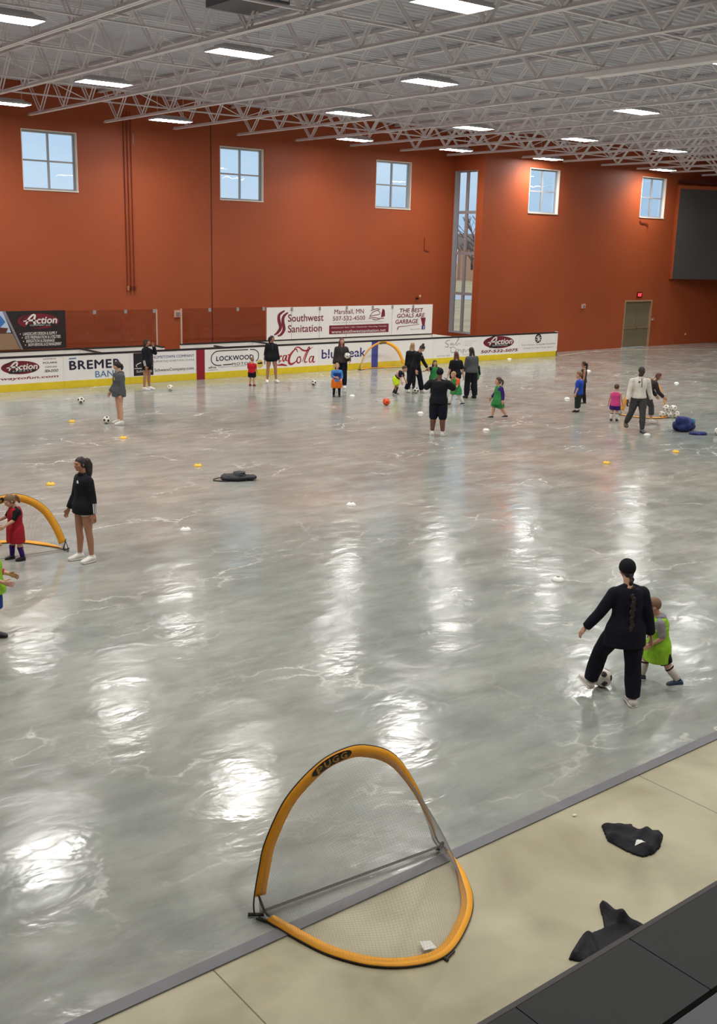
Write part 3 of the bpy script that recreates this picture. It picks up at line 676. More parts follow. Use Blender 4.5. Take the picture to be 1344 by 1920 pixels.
ink2(t, 'badge', FBB, poly_xz([(31.94, 1.32), (32.14, 1.32), (32.14, 1.5), (31.94, 1.5)])); ink2(t, 'badge_letter', WHTI, glyphs('f', 32.02, 32.1, 1.33, 1.47, .02), 2); ink2(t, 'small_line', BLKI, glyphs('like us at sws', 31.28, 31.88, 1.33, 1.375))
cl = MB()
for x in (24.9, 26.3, 27.7, 29.1, 30.2, 31.4): cl.box(x-23.7-.05, x-23.7+.05, -.03, -.013, 1.13, 1.27)
cl.build('clips', M_ALU, t)['kind'] = 'stuff'
sm = MB()
for x in (24.9, 26.3, 27.7, 30.2): sm.box(x-23.7-.006, x-23.7+.006, -.0135, -.0122, 0, 1.13)
sm.build('seams', GREYI, t)['kind'] = 'stuff'

# ================================================================== THINGS ON THE WALLS
M_PIPE = mat('orange_conduit', (128, 50, 24), .5)
for k, (x, zt) in enumerate(((18.52, 9.4), (18.66, 9.4), (18.8, 9.4))):
    t = thing('conduit', ['left', 'middle', 'right'][k]+' one of three thin orange conduits running down the far wall', 'conduit', (x, YA-.04, 3.1), 0, 'orange conduits on the far wall')
    MB().tube([(0, 0, 0), (0, 0, zt-3.1)], .02, 8).build('pipe', M_PIPE, t); MB().tube([(0, -.02, -.06), (0, -.02, .10)], .042, 8).build('end_fitting', mat('red_fitting', (110, 30, 22), .5) if k else mat('brass_fitting', (206, 150, 120), .35, metal=.5), t)
o = MB().tube([(0, 0, 0), (0, 0, .38)], .018, 8).build('sensor_rod', mat('pale_rod', (190, 150, 140), .5), None, loc=(18.9, YA-.019, 8.28)); tag(o, 'short pale rod above the three orange conduits', 'sensor')
def wall_box(label, x, y, z, w_, h_, face, name='strobe_unit'):
    t = thing(name, label, 'wall fitting', (x, y, z)); MB().box(-w_/2, w_/2, -.06, 0, -h_/2, h_/2).build('casing', face, t); MB().box(-w_*.28, w_*.28, -.085, -.06, -h_*.3, h_*.25).build('front_lens', mat('grey_lens', (130, 128, 132), .3), t)
M_FIT = mat('pale_fitting', (214, 168, 146), .5)
wall_box('small pale square fitting on the orange wall above the door gap', 20.6, YA-.001, 2.13, .28, .27, M_FIT)
wall_box('small pale square fitting on the bay wall between boards and door', 42.37, YB-.001, 2.2, .24, .22, M_FIT)
wall_box('tiny pale card reader beside the double door', 48.12, YB-.001, 1.42, .16, .1, M_FIT, 'card_reader')
wall_box('tiny pale outlet low on the wall right of the double door', 51.2, YB-.001, .55, .09, .1, M_FIT, 'wall_outlet')
t = thing('security_camera', 'small camera on the wall above the right end of the white banner', 'camera', (33.0, YA, 2.6)); MB().box(-.03, .03, -.14, 0, -.06, .02).build('mount', BLKI, t); MB().ell((.08, -.16, .08), .05, .06, .07).build('dome', M_FIT, t)
o = MB().tube([(0, 0, .58), (0, 0, .02), (.02, 0, 0), (.3, 0, -.02)], .016, 6).build('wall_conduit', M_PIPE, None, loc=(33.36, YA-.03, 4.73)); tag(o, 'small L shaped orange conduit left of the tall window', 'conduit')
o = MB().tube([(0, 0, .12), (.08, 0, .03), (.5, 0, .0), (.66, 0, -.06), (.70, -.04, -.22)], .022, 8).build('wall_pipe', M_PIPE, None, loc=(46.3, YB-.04, 6.35)); tag(o, 'short bent orange pipe under the last small window', 'pipe')
t = thing('exit_sign', 'glowing red exit sign above the double door', 'sign', (46.8, YB, 2.72))
MB().box(-.2, .2, -.05, 0, -.14, .14).build('casing', mat('dark_red_casing', (92, 8, 10), .5), t)
g = glyphs('EXIT', -.15, .15, -.08, .08, .02); g.v = [(v[0], -.055, v[2]) for v in g.v]; g.build('lit_letters', emit_mat('exit_glow', (1, .06, .09), 3.0), t)
# dark screen standing off the bay wall
t = thing('wall_screen', 'huge dark grey panel mounted high on the wall at the right edge', 'screen', (49.2, YB-.06, 3.54), R(-22))
MB().box(.10, 6, -.10, 0, 0, 4.62).build('screen_face', mat('dark_screen', (66, 64, 64), .55, var=.05, vscale=.8), t)
fr = MB(); fr.box(0, .10, -.12, .06, 0, 4.8); fr.box(.1, 6, -.12, .06, 4.62, 4.8); fr.build('screen_frame', M_WALL, t)
MB().box(.02, 6, .0, .1, 4.93, 5.05).build('upper_rail', mat('maroon_rail', (84, 30, 26), .6), t)

# ================================================================== BLEACHER EDGE
M_BL = mat('dark_bleacher_plastic', (31, 33, 34), .7, var=.07, vscale=3)
t = thing('bleacher', 'dark grey bleacher front row at the bottom right corner', 'bleacher', (0, 0, 0))
sx = [2.1, 4.245, 5.34, 6.435, 7.53, 8.63, 9.72]
for a, b in zip(sx[:-1], sx[1:]):
    MB().box(a+.004, b-.004, 3.02, 3.645, .40, .45).build('seat_panel', M_BL, t)
m = MB(); m.v = [(x, y, z) for x in (2.1, 9.72) for y, z in ((3.645, .452), (3.69, .442), (3.70, .42), (3.70, .30), (3.645, .30))]
m.f = [(i, (i+1) % 5, 5+(i+1) % 5, 5+i) for i in range(5)]; m.mi = [0]*5; m.build('front_nosing', mat('bleacher_nosing', (52, 50, 51), .5), t)
MB().box(2.1, 9.72, 3.60, 3.62, 0, .40).build('front_skirt', mat('bleacher_black', (24, 25, 28), .6), t)
MB().box(2.1, 9.72, 2.2, 2.76, .70, .78).build('second_row_seat', mat('bleacher_grey', (72, 74, 78), .5), t); MB().box(2.1, 9.72, 2.5, 2.52, 0, .70).build('second_row_riser', mat('bleacher_black', (24, 25, 28), .6), t)

# ================================================================== POP-UP GOALS
M_GOAL = mat('goal_yellow_cloth', (250, 174, 40), .6, var=.05, vscale=6, bump=.25, bscale=14); M_ROD = mat('goal_black_rod', (34, 32, 30), .45)
M_NET = mat('goal_net_thread', (56, 54, 54), .7); M_NETL = mat('goal_net_pale', (196, 192, 184), .7); M_TAG = mat('white_tag', (232, 230, 224), .6)
def spline(pts, n):
    P = [Vector(p) for p in pts]; out = []
    for i in range(len(P)-1):
        p0, p1, p2, p3 = P[max(i-1, 0)], P[i], P[i+1], P[min(i+2, len(P)-1)]
        for k in range(n):
            t = k/n; out.append(.5*((2*p1)+(p2-p0)*t+(2*p0-5*p1+4*p2-p3)*t*t+(3*p1-p0-3*p2+p3)*t**3))
    out.append(P[-1])
    L = [0]
    for a, b in zip(out[:-1], out[1:]): L.append(L[-1]+(b-a).length)
    return out, L
def resample(pts, n):
    out, L = spline(pts, 10); r = []; j = 0
    for i in range(n):
        s = L[-1]*i/(n-1)
        while j < len(L)-2 and L[j+1] < s: j += 1
        f = (s-L[j])/max(1e-9, L[j+1]-L[j]); r.append(out[j].lerp(out[j+1], min(1, f)))
    return r
def ribbon(curve, nrm, wid, th, f0, f1, inward):
    """flat sleeve along part of a curve; inward: point the band widens towards"""
    n = len(curve); m = MB(); i0, i1 = int(f0*(n-1)), int(f1*(n-1)); nrm = Vector(nrm)
    for i in range(i0, i1+1):
        p = curve[i]; d = (curve[min(i+1, n-1)]-curve[max(i-1, 0)]).normalized(); s = nrm.cross(d).normalized()
        if s.dot(inward-p) < 0: s = -s
        w_ = wid(i/(n-1)); q = p+s*w_
        m.v += [p+nrm*th, p-nrm*th, q-nrm*th*.6, q+nrm*th*.6]
    k = i1-i0
    for i in range(k):
        a = 4*i
        for e in range(4): m.f.append((a+e, a+(e+1) % 4, a+4+(e+1) % 4, a+4+e))
    m.f += [(0, 3, 2, 1), (4*k, 4*k+1, 4*k+2, 4*k+3)]; m.mi = [0]*len(m.f)
    return m
def goal(label, loc, rz, mouth, base, band, net_n=(44, 30), thread=.0011, net=M_NETL, patch=(.42, .60), wl=None, black_line=True, strap2=1.0, tagpos=None, patch_side=-1):
    """mouth: points (s, z) in the local XZ plane; base: points (x, y) on the floor"""
    t = thing('pop_up_goal', label, 'goal', loc, rz, 'yellow pop-up goals')
    mc = resample([(s, 0, z) for s, z in mouth], 81); bc = resample([(x, y, .02) for x, y in base], 81)
    cen = Vector((sum(p.x for p in mc)/81, 0, .25)); cb = Vector((cen.x, sum(p.y for p in bc)/81*.6, .02))
    wl = wl or (lambda u: band)
    arch = ribbon(mc, (0, 1, 0), wl, .008, .06, .955, cen).build('mouth_sleeve', M_GOAL, t, True)
    ribbon(bc, (0, 0, 1), lambda u: band*(1 if u > .08 else .9)*(1 if u < .8 else max(.12, (1-u)/.2)), .008, .035, .985, cb).build('base_sleeve', M_GOAL, t, True)
    MB().tube([p+Vector((0, .004, 0)) for p in mc], .0065, 6).build('mouth_rod', M_ROD, t, True)
    MB().tube([p-Vector((0, 0, .006)) for p in bc], .0065, 6).build('base_rod', M_ROD, t, True)
    # logo patch with its letters along the band
    i0, i1 = int(patch[0]*80), int(patch[1]*80); pv = MB(); th = patch_side*.0125; ys = []
    def frame(u):
        x = u*80; i = min(79, int(x)); p = mc[i].lerp(mc[i+1], x-i); d = (mc[min(i+2, 80)]-mc[max(i-1, 0)]).normalized(); s = Vector((d.z, 0, -d.x))
        if s.dot(cen-p) < 0: s = -s
        return p, d, s
    N = 24
    for k in range(N+1):
        u = patch[0]+(patch[1]-patch[0])*k/N; p, d, s = frame(u); q = min(1, math.sqrt(max(0, 1-(abs(2*k/N-1))**5)))
        h = band*.42*q; mid = p+s*band*.5; pv.v += [mid+s*h+Vector((0, th, 0)), mid-s*h+Vector((0, th, 0))]
    for k in range(N): pv.f.append((2*k, 2*k+1, 2*k+3, 2*k+2))
    pv.mi = [0]*N
    pt = pv.build('logo_patch', BLKI, t)
    lt = MB()
    for j, ch in enumerate('PUGG'):
        u = patch[0]+(patch[1]-patch[0])*(.20+.20*j); p, d, s = frame(u); mid = p+s*band*.5
        if d.x < 0: d = -d
        g = glyphs(ch, -band*.33, band*.33, -band*.31, band*.31, .03)
        up = -s
        lt.add([mid+d*v[0]*(-patch_side*1.0 if patch_side > 0 else 1)+up*v[2]+Vector((0, th*1.25, 0)) for v in g.v], g.f)
    lt.build('logo_letters', mat('logo_gold', (224, 176, 86), .5), pt)
    # net hung between the mouth and the base arch
    nu, nv = net_n; nm = MB()
    mi_ = resample([p for p in mc], nu+1); bi = resample([p for p in bc], nu+1)
    for i in range(nu+1):
        a = mi_[i]; b = bi[i]; cx = Vector(((a.x+b.x)/2, 0, 0))
        ax = a.lerp(cen, .05); bx = b.lerp(cb, .06)
        for k in range(nv+1):
            v = k/nv; st = ax.lerp(bx, v); c = Vector((cx.x, 0, 0)); ar = c+(ax-c)*math.cos(v*math.pi/2)+(bx-c)*math.sin(v*math.pi/2)
            q = st.lerp(ar, .55); q.z = max(q.z, .012); nm.v.append(q)
    for i in range(nu):
        for k in range(nv): nm.f.append((i*(nv+1)+k, (i+1)*(nv+1)+k, (i+1)*(nv+1)+k+1, i*(nv+1)+k+1))
    nm.mi = [0]*len(nm.f); no = nm.build('net', net, t)
    wm = no.modifiers.new('thread', 'WIREFRAME'); wm.thickness = thread*2; wm.use_even_offset = False; wm.use_boundary = True; wm.use_replace = True
    # dark woven ground line between the two feet, corner joints and straps
    a, b = mc[0], mc[-1]
    if black_line:
        e = Vector((0, .017, 0)); gl = MB(); d = (b-a)
        gl.v = [a+d*.04+Vector((0, 0, .012))-e, a+d*.04+Vector((0, 0, .012))+e, b-d*.02+Vector((0, 0, .012))+e, b-d*.02+Vector((0, 0, .012))-e]; gl.f = [(0, 1, 2, 3)]; gl.mi = [0]
        gl.build('ground_tape', M_ROD, t)
    for p, sg, ks in ((a, 1, 1.0), (b, -1, strap2)):
        j = MB(); j.tube([(p.x-sg*.03, .05, .02), (p.x+sg*.07, -.015, .022)], .014, 6); j.tube([(p.x, -.02, .016), (p.x+sg*.05, -.09, .016)], .009, 6); j.build('corner_joint', M_ROD, t)
        MB().tube([(p.x+sg*.09, 0, .02), (p.x+sg*.06*ks, .0, .10*ks), (p.x+sg*.03*ks, .0, .2*ks)], [.012, .02, .012], 6, flat=.4).build('corner_strap', M_ROD, t)
    if tagpos:
        m = MB(); x, y = tagpos; m.v = [(x-.05, y-.03, .035), (x+.05, y-.05, .03), (x+.06, y+.04, .03), (x-.03, y+.05, .05)]; m.f = [(0, 1, 2, 3)]; m.mi = [0]; m.build('care_tag', M_TAG, t)
    return t
# near goal: mouth line from the measured feet
ga = Vector((3.83, 5.84, 0)); gb = Vector((5.60, 5.71, 0)); gr = math.atan2((gb-ga).y, (gb-ga).x); gi = Matrix.Rotation(-gr, 3, 'Z')
loc2 = lambda px, py: (gi @ (flo(px, py)-ga)).xy
base = [(0.0, -.01)]+[tuple(loc2(*p)) for p in [(520, 1742), (560, 1766), (620, 1795), (700, 1815), (780, 1814), (840, 1792), (876, 1738), (886, 1690), (871, 1642), (847, 1607)]]+[(1.775, 0)]
nearmouth = [(-.03, .03), (-.035, .16), (.01, .42), (.062, .62), (.235, .92), (.505, 1.125), (.74, 1.185), (.95, 1.16), (1.22, 1.01), (1.45, .68), (1.63, .29), (1.70, .10), (1.775, .02)]
goal('large yellow goal in the foreground, its base across the grey strip', ga, gr, nearmouth, base, .088, (110, 80), .0006, mat('goal_net_fine', (150, 148, 144), .7), (.375, .50),
     wl=lambda u: .094 if u < .62 else max(.012, .094*(1-(u-.62)/.36)), strap2=.3, tagpos=tuple(loc2(800, 1781)))
o = MB().tube([(0, 0, .012), (.11, .03, .012)], [.011, .008], 8).tube([(0, -.02, .012), (0, .02, .012)], .011, 6).build('tent_stake', M_ROD, None, loc=tuple(flo(836, 1801))); tag(o, 'short black peg lying behind the large foreground goal', 'peg')
symm = [(0, .02), (.03, .15), (.14, .48), (.33, .82), (.6, 1.04), (.9, 1.12), (1.2, 1.04), (1.47, .82), (1.66, .48), (1.77, .15), (1.8, .02)]
symb = [(0, .0), (.05, .2), (.22, .62), (.52, .95), (.9, 1.05), (1.28, .95), (1.58, .62), (1.75, .2), (1.8, 0)]
low = [(s, z*.93) for s, z in symm]
goal('yellow goal at the left edge with the child in the red bib in its mouth', (4.86, 15.80, 0), R(-2), low, symb, .115, (40, 26), .0012, M_NETL, (.30, .47))
a = flo(673, 694); b = flo(760, 689)
goal('far yellow goal standing in front of the white boards', a, math.atan2((b-a).y, (b-a).x), [(s*(b-a).xy.length/1.8, z) for s, z in symm], [(x*(b-a).xy.length/1.8, y*.35) for x, y in symb], .12, (30, 14), .0013, M_NETL, (.43, .55),
     wl=lambda u: .03+.11*min(1, max(0, u-.1)*1.6))
a = flo(1160, 778); b = flo(1250, 775); wd = (b-a).xy.length
goal('yellow goal on the right, behind the man in white', a, math.atan2((b-a).y, (b-a).x), [(s*wd/1.8, z) for s, z in symm], [(x*wd/1.8, -y*.85) for x, y in symb], .12, (30, 20), .0013, M_NETL, (.44, .56), wl=lambda u: .14 if u < .75 else .06)

# ================================================================== BALLS, CONES, BAGS, CLOTHES
ICO = []
ph = (1+5**.5)/2
for a in (-1, 1):
    for b in (-ph, ph): ICO += [Vector((0, a, b)).normalized(), Vector((a, b, 0)).normalized(), Vector((b, 0, a)).normalized()]
def ball_mesh(name, base_m, patch_m, r=.105, ang=.33):
    import bmesh
    bm = bmesh.new(); bmesh.ops.create_icosphere(bm, subdivisions=4, radius=r)
    me = bpy.data.meshes.new(name); bm.to_mesh(me); bm.free(); me.materials.append(base_m); me.materials.append(patch_m)
    for p in me.polygons:
        n = Vector(p.center).normalized(); p.material_index = 1 if max(n.dot(q) for q in ICO) > math.cos(ang) else 0; p.use_smooth = True
    return me
BW = ball_mesh('ball', mat('ball_white', (232, 228, 218), .35), mat('ball_black', (36, 34, 34), .4))
BS = ball_mesh('ball', mat('ball_white', (232, 228, 218), .35), mat('ball_grey', (120, 116, 110), .4), ang=.24)
BO = ball_mesh('ball', mat('ball_orange', (240, 92, 40), .4), mat('ball_red', (176, 40, 26), .4), ang=.26)
def ball(label, px, py, me=BW, r=.105, z=None, rot=None, loc=None):
    o = bpy.data.objects.new('soccer_ball', me); C.objects.link(o); p = Vector(loc) if loc else flo(px, py)
    o.location = (p.x, p.y, (r if z is None else z)); o.scale = (r/.105,)*3; o.rotation_euler = rot or (random.uniform(0, 3), random.uniform(0, 3), 0)
    return tag(o, label, 'ball')
ball('black and white ball alone near the boards, far left', 152, 757); ball('black and white ball at the feet of the woman in the grey hoodie', 200, 794)
ball('pale ball beside the girl in black shorts at the boards', 319, 733, BS); ball('ball between the woman in the black jacket and the boy in orange shorts', 588, 723)
ball('bright orange ball on the floor by the neon yellow shorts child', 724, 760, BO, .115); ball('ball at the feet of the bending woman with the hair bun', 780, 737)
ball('ball under the raised foot of the woman in all black', 1128, 1287, BW, .11); 
ball('grey white ball cut by the right edge beside the blue bag', 1345, 816, BS)
for k, (dx, dy, z, l) in enumerate(((0, 0, .105, 'left ball of the heap in the goal on the right'), (.252, 0, .105, 'middle ball of the heap in the goal on the right'), (.504, 0, .105, 'right ball of the heap in the goal on the right'), (.252, .215, .105, 'rear ball of the heap in the goal on the right'), (.126, .0, .289, 'top ball, left, of the heap in the goal on the right'), (.378, .0, .289, 'top ball, right, of the heap in the goal on the right'))):
    p = flo(1243, 784); r_ = AR.copy(); r_.z = 0; r_.normalize(); f_ = Vector((-r_.y, r_.x, 0)); q = p+r_*dx*.85+f_*(dy+.12); ball(l, 0, 0, BS, .105, z, loc=(q.x, q.y, 0))['group'] = 'balls heaped in the right goal'
# disc cones
def cone_mesh(m):
    b = MB(); prof = [(.10, .0), (.102, .006), (.075, .035), (.04, .055), (.028, .056), (.034, .048), (.07, .028), (.094, .003)]
    b.loft([((0, 0, z), (r, 0, 0), (0, r, 0)) for r, z in prof], 20, False)
    me = bpy.data.meshes.new('disc_cone'); me.from_pydata(b.v, [], b.f); me.materials.append(m); me.shade_smooth(); return me
CW = cone_mesh(mat('cone_white', (244, 242, 238), .5)); CY = cone_mesh(mat('cone_yellow', (240, 190, 60), .5))
for px, py, me, l in ((660, 743, CW, 'white disc cone right of the boy in orange shorts'), (788, 775, CW, 'white disc cone left of the man taking a picture'), (911, 807, CW, 'white disc cone below the child with purple sleeves'),
    (955, 674, CW, 'white disc cone near the boards under the red oval logo'), (1103, 696, CW, 'white disc cone right of the girl with the dark ponytail'), (1268, 719, CW, 'white disc cone farthest right, above the right goal'),
    (1213, 816, CW, 'white disc cone at the feet of the man in white'), (658, 947, CW, 'white disc cone in the middle of the floor'), (348, 994, CW, 'white disc cone right of the woman by the left goal'),
    (1046, 1088, CW, 'white disc cone left of the woman in all black'), (1063, 748, CW, 'white disc cone left of the boy in the blue shirt'), (3, 937, CW, 'white disc cone behind the left goal'),
    (135, 791, CY, 'yellow disc cone left of the woman in the grey hoodie'), (231, 822, CY, 'yellow disc cone below the woman in the grey hoodie'), (371, 874, CY, 'yellow disc cone above the black bag'),
    (95, 909, CY, 'yellow disc cone left of the woman by the left goal'), (1137, 869, CY, 'yellow disc cone right of centre, below the man in white'), (1267, 848, CY, 'yellow disc cone below the blue bag')):
    o = bpy.data.objects.new('disc_cone', me); C.objects.link(o); o.location = flo(px, py)+Vector((0, 0, .001)); tag(o, l, 'cone', 'disc cones on the floor')
o = MB().ell((0, 0, .008), .022, .014, .008).build('paper_scrap', M_TAG, None, True, loc=tuple(flo(1077, 1530))); tag(o, 'tiny white scrap on the beige floor near the grey strip', 'scrap')

def lump(blobs, voxel, rough_amp=.0, rough_s=5, floor_z=.004, smooth=3):
    m = MB()
    for c, r in blobs: m.ell(c, *r)
    f = fuse(m, voxel, smooth); out = []
    for v in f.v:
        v = Vector(v)
        if rough_amp: v += Vector(v).normalized()*noise.noise(v*rough_s)*rough_amp+Vector((0, 0, noise.noise(v*rough_s*2.3)*rough_amp*.6))
        v.z = max(v.z, floor_z); out.append(v)
    f.v = out; return f
# blue mesh ball bag
p = flo(1282, 808); ax = math.atan2(AR.y, AR.x)
t = thing('ball_bag', 'large dark blue ball bag slumped on the floor at the right', 'bag', p, ax)
bl = [((random.uniform(-.22, .22), random.uniform(-.2, .2), z), (.13, .13, .13)) for z in (.13, .13, .14, .14, .15, .27, .28, .3) for _ in range(2)]
lump(bl+[((0, 0, .2), (.28, .22, .2))], .02, .03, 6).build('bag_body', mat('bag_blue_mesh', (30, 46, 108), .7, var=.35, vscale=16, bump=.6, bscale=30), t, True)
lump([((.25, .05, .25), (.06, .10, .12))], .02).build('bag_mouth', mat('bag_teal', (56, 130, 150), .7), t, True)
t = thing('cloth_bag', 'flattened empty blue bag lying right of the full blue bag', 'bag', flo(1308, 815), ax)
lump([((0, 0, .03), (.2, .12, .06)), ((.12, -.03, .04), (.13, .1, .06)), ((-.1, .02, .03), (.14, .1, .05))], .015, .03, 9).build('bag_body', mat('bag_blue_mesh', (30, 46, 108)), t, True)
# black duffel
p = flo(437, 901)
t = thing('duffel_bag', 'flat black duffel bag lying on the open floor with a strap loop', 'bag', p, ax)
lump([((.03, .05, .06), (.30, .2, .08)), ((.12, .05, .12), (.15, .14, .075)), ((.34, .1, .06), (.16, .13, .06)), ((-.14, .0, .06), (.13, .15, .07)), ((-.2, .14, .08), (.05, .06, .05))], .014, .02, 8).build('bag_body', mat('duffel_black', (36, 36, 44), .65, bump=.4, bscale=20), t, True)
lump([((.13, .06, .172), (.14, .11, .025))], .012).build('bag_flap', mat('duffel_flap', (58, 56, 60), .6), t, True)
MB().tube([(-.2, .08, .05), (-.33, .06, .035), (-.42, -.02, .02), (-.40, -.12, .018), (-.25, -.16, .016), (-.08, -.17, .02)], .014, 6, flat=.5).build('strap', M_ROD, t, True)

def crumple(name, label, outline, hmax, folds, m, parts=None):
    """crumpled garment on the floor: outline in floor coordinates, folds = ridge segments"""
    P = [flo(*p) for p in outline]; cx = sum(p.x for p in P)/len(P); cy = sum(p.y for p in P)/len(P)
    P = [(p.x-cx, p.y-cy) for p in P]; F = [((flo(*a).x-cx, flo(*a).y-cy), (flo(*b).x-cx, flo(*b).y-cy), h, r) for a, b, h, r in folds]
    def sd(x, y, a, b):
        dx, dy = b[0]-a[0], b[1]-a[1]; L = dx*dx+dy*dy; q = max(0, min(1, ((x-a[0])*dx+(y-a[1])*dy)/max(L, 1e-9))); return math.hypot(x-a[0]-q*dx, y-a[1]-q*dy)
    def inside(x, y):
        c = False; j = len(P)-1
        for i in range(len(P)):
            if (P[i][1] > y) != (P[j][1] > y) and x < (P[j][0]-P[i][0])*(y-P[i][1])/(P[j][1]-P[i][1])+P[i][0]: c = not c
            j = i
        return c
    st = .009; xs = [p[0] for p in P]; ys = [p[1] for p in P]; nx = int((max(xs)-min(xs))/st)+3; ny = int((max(ys)-min(ys))/st)+3
    x0, y0 = min(xs)-st, min(ys)-st; mb = MB(); id_ = {}
    def hgt(x, y):
        e = min(sd(x, y, P[i], P[(i+1) % len(P)]) for i in range(len(P)))
        if not inside(x, y): e = 0
        h = hmax*min(1, e/.05)**.6*(.55+.45*noise.noise(Vector((x*9, y*9, 3.1))))
        for a, b, hh, rr in F: h += hh*math.exp(-(sd(x, y, a, b)/rr)**2)*min(1, e/.02)
        return max(.006, h+.006)
    for i in range(nx):
        for j in range(ny):
            x, y = x0+i*st, y0+j*st
            if inside(x, y): id_[i, j] = len(mb.v); mb.v.append((x, y, hgt(x, y)))
    n = len(mb.v); mb.v += [(v[0], v[1], .002) for v in mb.v]; edge = {}
    for i in range(nx):
        for j in range(ny):
            q = [id_.get(k) for k in ((i, j), (i+1, j), (i+1, j+1), (i, j+1))]
            if None in q: continue
            mb.f.append(tuple(q)); mb.f.append(tuple(x+n for x in reversed(q)))
            for a, b in zip(q, q[1:]+q[:1]): edge[a, b] = True
    for (a, b) in list(edge):
        if (b, a) not in edge: mb.f.append((a, a+n, b+n, b))
    mb.mi = [0]*len(mb.f)
    o = mb.build(name, m, None, True, loc=(cx, cy, 0)); tag(o, label, 'jacket')
    return o, hgt, (cx, cy)
M_JK = mat('jacket_black', (30, 30, 36), .7, bump=.5, bscale=22, spec=.3)
o, hg, (cx, cy) = crumple('jacket', 'crumpled black jacket with white triangular logo on the beige floor',
    [(1126, 1549), (1150, 1547), (1184, 1546), (1192, 1560), (1205, 1558), (1235, 1558), (1244, 1568), (1238, 1590), (1226, 1603), (1206, 1609), (1188, 1604), (1162, 1592), (1138, 1578)], .05,
    [((1135, 1556), (1188, 1562), .03, .05), ((1150, 1575), (1215, 1598), .04, .05), ((1215, 1570), (1232, 1580), .05, .06), ((1185, 1580), (1210, 1566), .02, .03)], M_JK)
q = flo(1200, 1574, .07); d = MB(); N = 7                # logo patch hugging the cloth
for a_ in range(N):
    for b_ in range(N):
        vs = []
        for (u, v) in ((a_, b_), (a_+1, b_), (a_+1, b_+1), (a_, b_+1)):
            u, v = u/N, v/N; x = (u-.5)*.13*(1-v*.75)+v*.02; y = (v-.5)*.12; c_, s_ = math.cos(-.6), math.sin(-.6)
            X_, Y_ = q.x-cx+x*c_-y*s_, q.y-cy+x*s_+y*c_; vs.append((X_, Y_, hg(X_, Y_)+.004))
        d.add(vs, [(0, 1, 2, 3)])
d.build('logo', M_TAG, o)
crumple('jacket', 'black garment with a pointed sleeve, half hidden behind the bleacher edge',
    [(1122, 1697), (1142, 1702), (1168, 1716), (1200, 1736), (1240, 1762), (1210, 1795), (1150, 1800), (1090, 1805), (1064, 1802), (1070, 1788), (1086, 1762), (1100, 1752), (1132, 1742), (1128, 1722)], .03,
    [((1128, 1702), (1165, 1735), .05, .04), ((1165, 1735), (1220, 1760), .06, .06), ((1075, 1795), (1100, 1757), .04, .04), ((1105, 1765), (1115, 1795), .03, .03), ((1140, 1745), (1160, 1740), .03, .04)], M_JK)

# ================================================================== PEOPLE
SK = {'light': mat('skin_light', (206, 158, 132), .5), 'tan': mat('skin_tan', (176, 126, 98), .5), 'brown': mat('skin_brown', (112, 74, 56), .5), 'dark': mat('skin_dark', (66, 44, 36), .5)}
HAIRM = {'dark': mat('hair_dark', (40, 30, 28), .55, bump=.6, bscale=60), 'brown': mat('hair_brown', (78, 54, 42), .55, bump=.6, bscale=60), 'blond': mat('hair_blond', (170, 140, 100), .55, bump=.6, bscale=60),
         'auburn': mat('hair_auburn', (104, 58, 44), .55, bump=.6, bscale=60), 'lightbrown': mat('hair_light_brown', (128, 98, 74), .6, bump=.6, bscale=60)}
M_EYE = mat('eye_dark', (40, 30, 28), .3); M_LIP = mat('lip', (160, 90, 84), .5); M_SOLE = mat('sole_white', (224, 222, 216), .5); M_SOLEK = mat('sole_dark', (40, 38, 40), .6)
RX = lambda a: Matrix.Rotation(R(a), 3, 'X'); RY = lambda a: Matrix.Rotation(R(a), 3, 'Y'); RZ = lambda a: Matrix.Rotation(R(a), 3, 'Z')
DN = Vector((0, 0, -1))

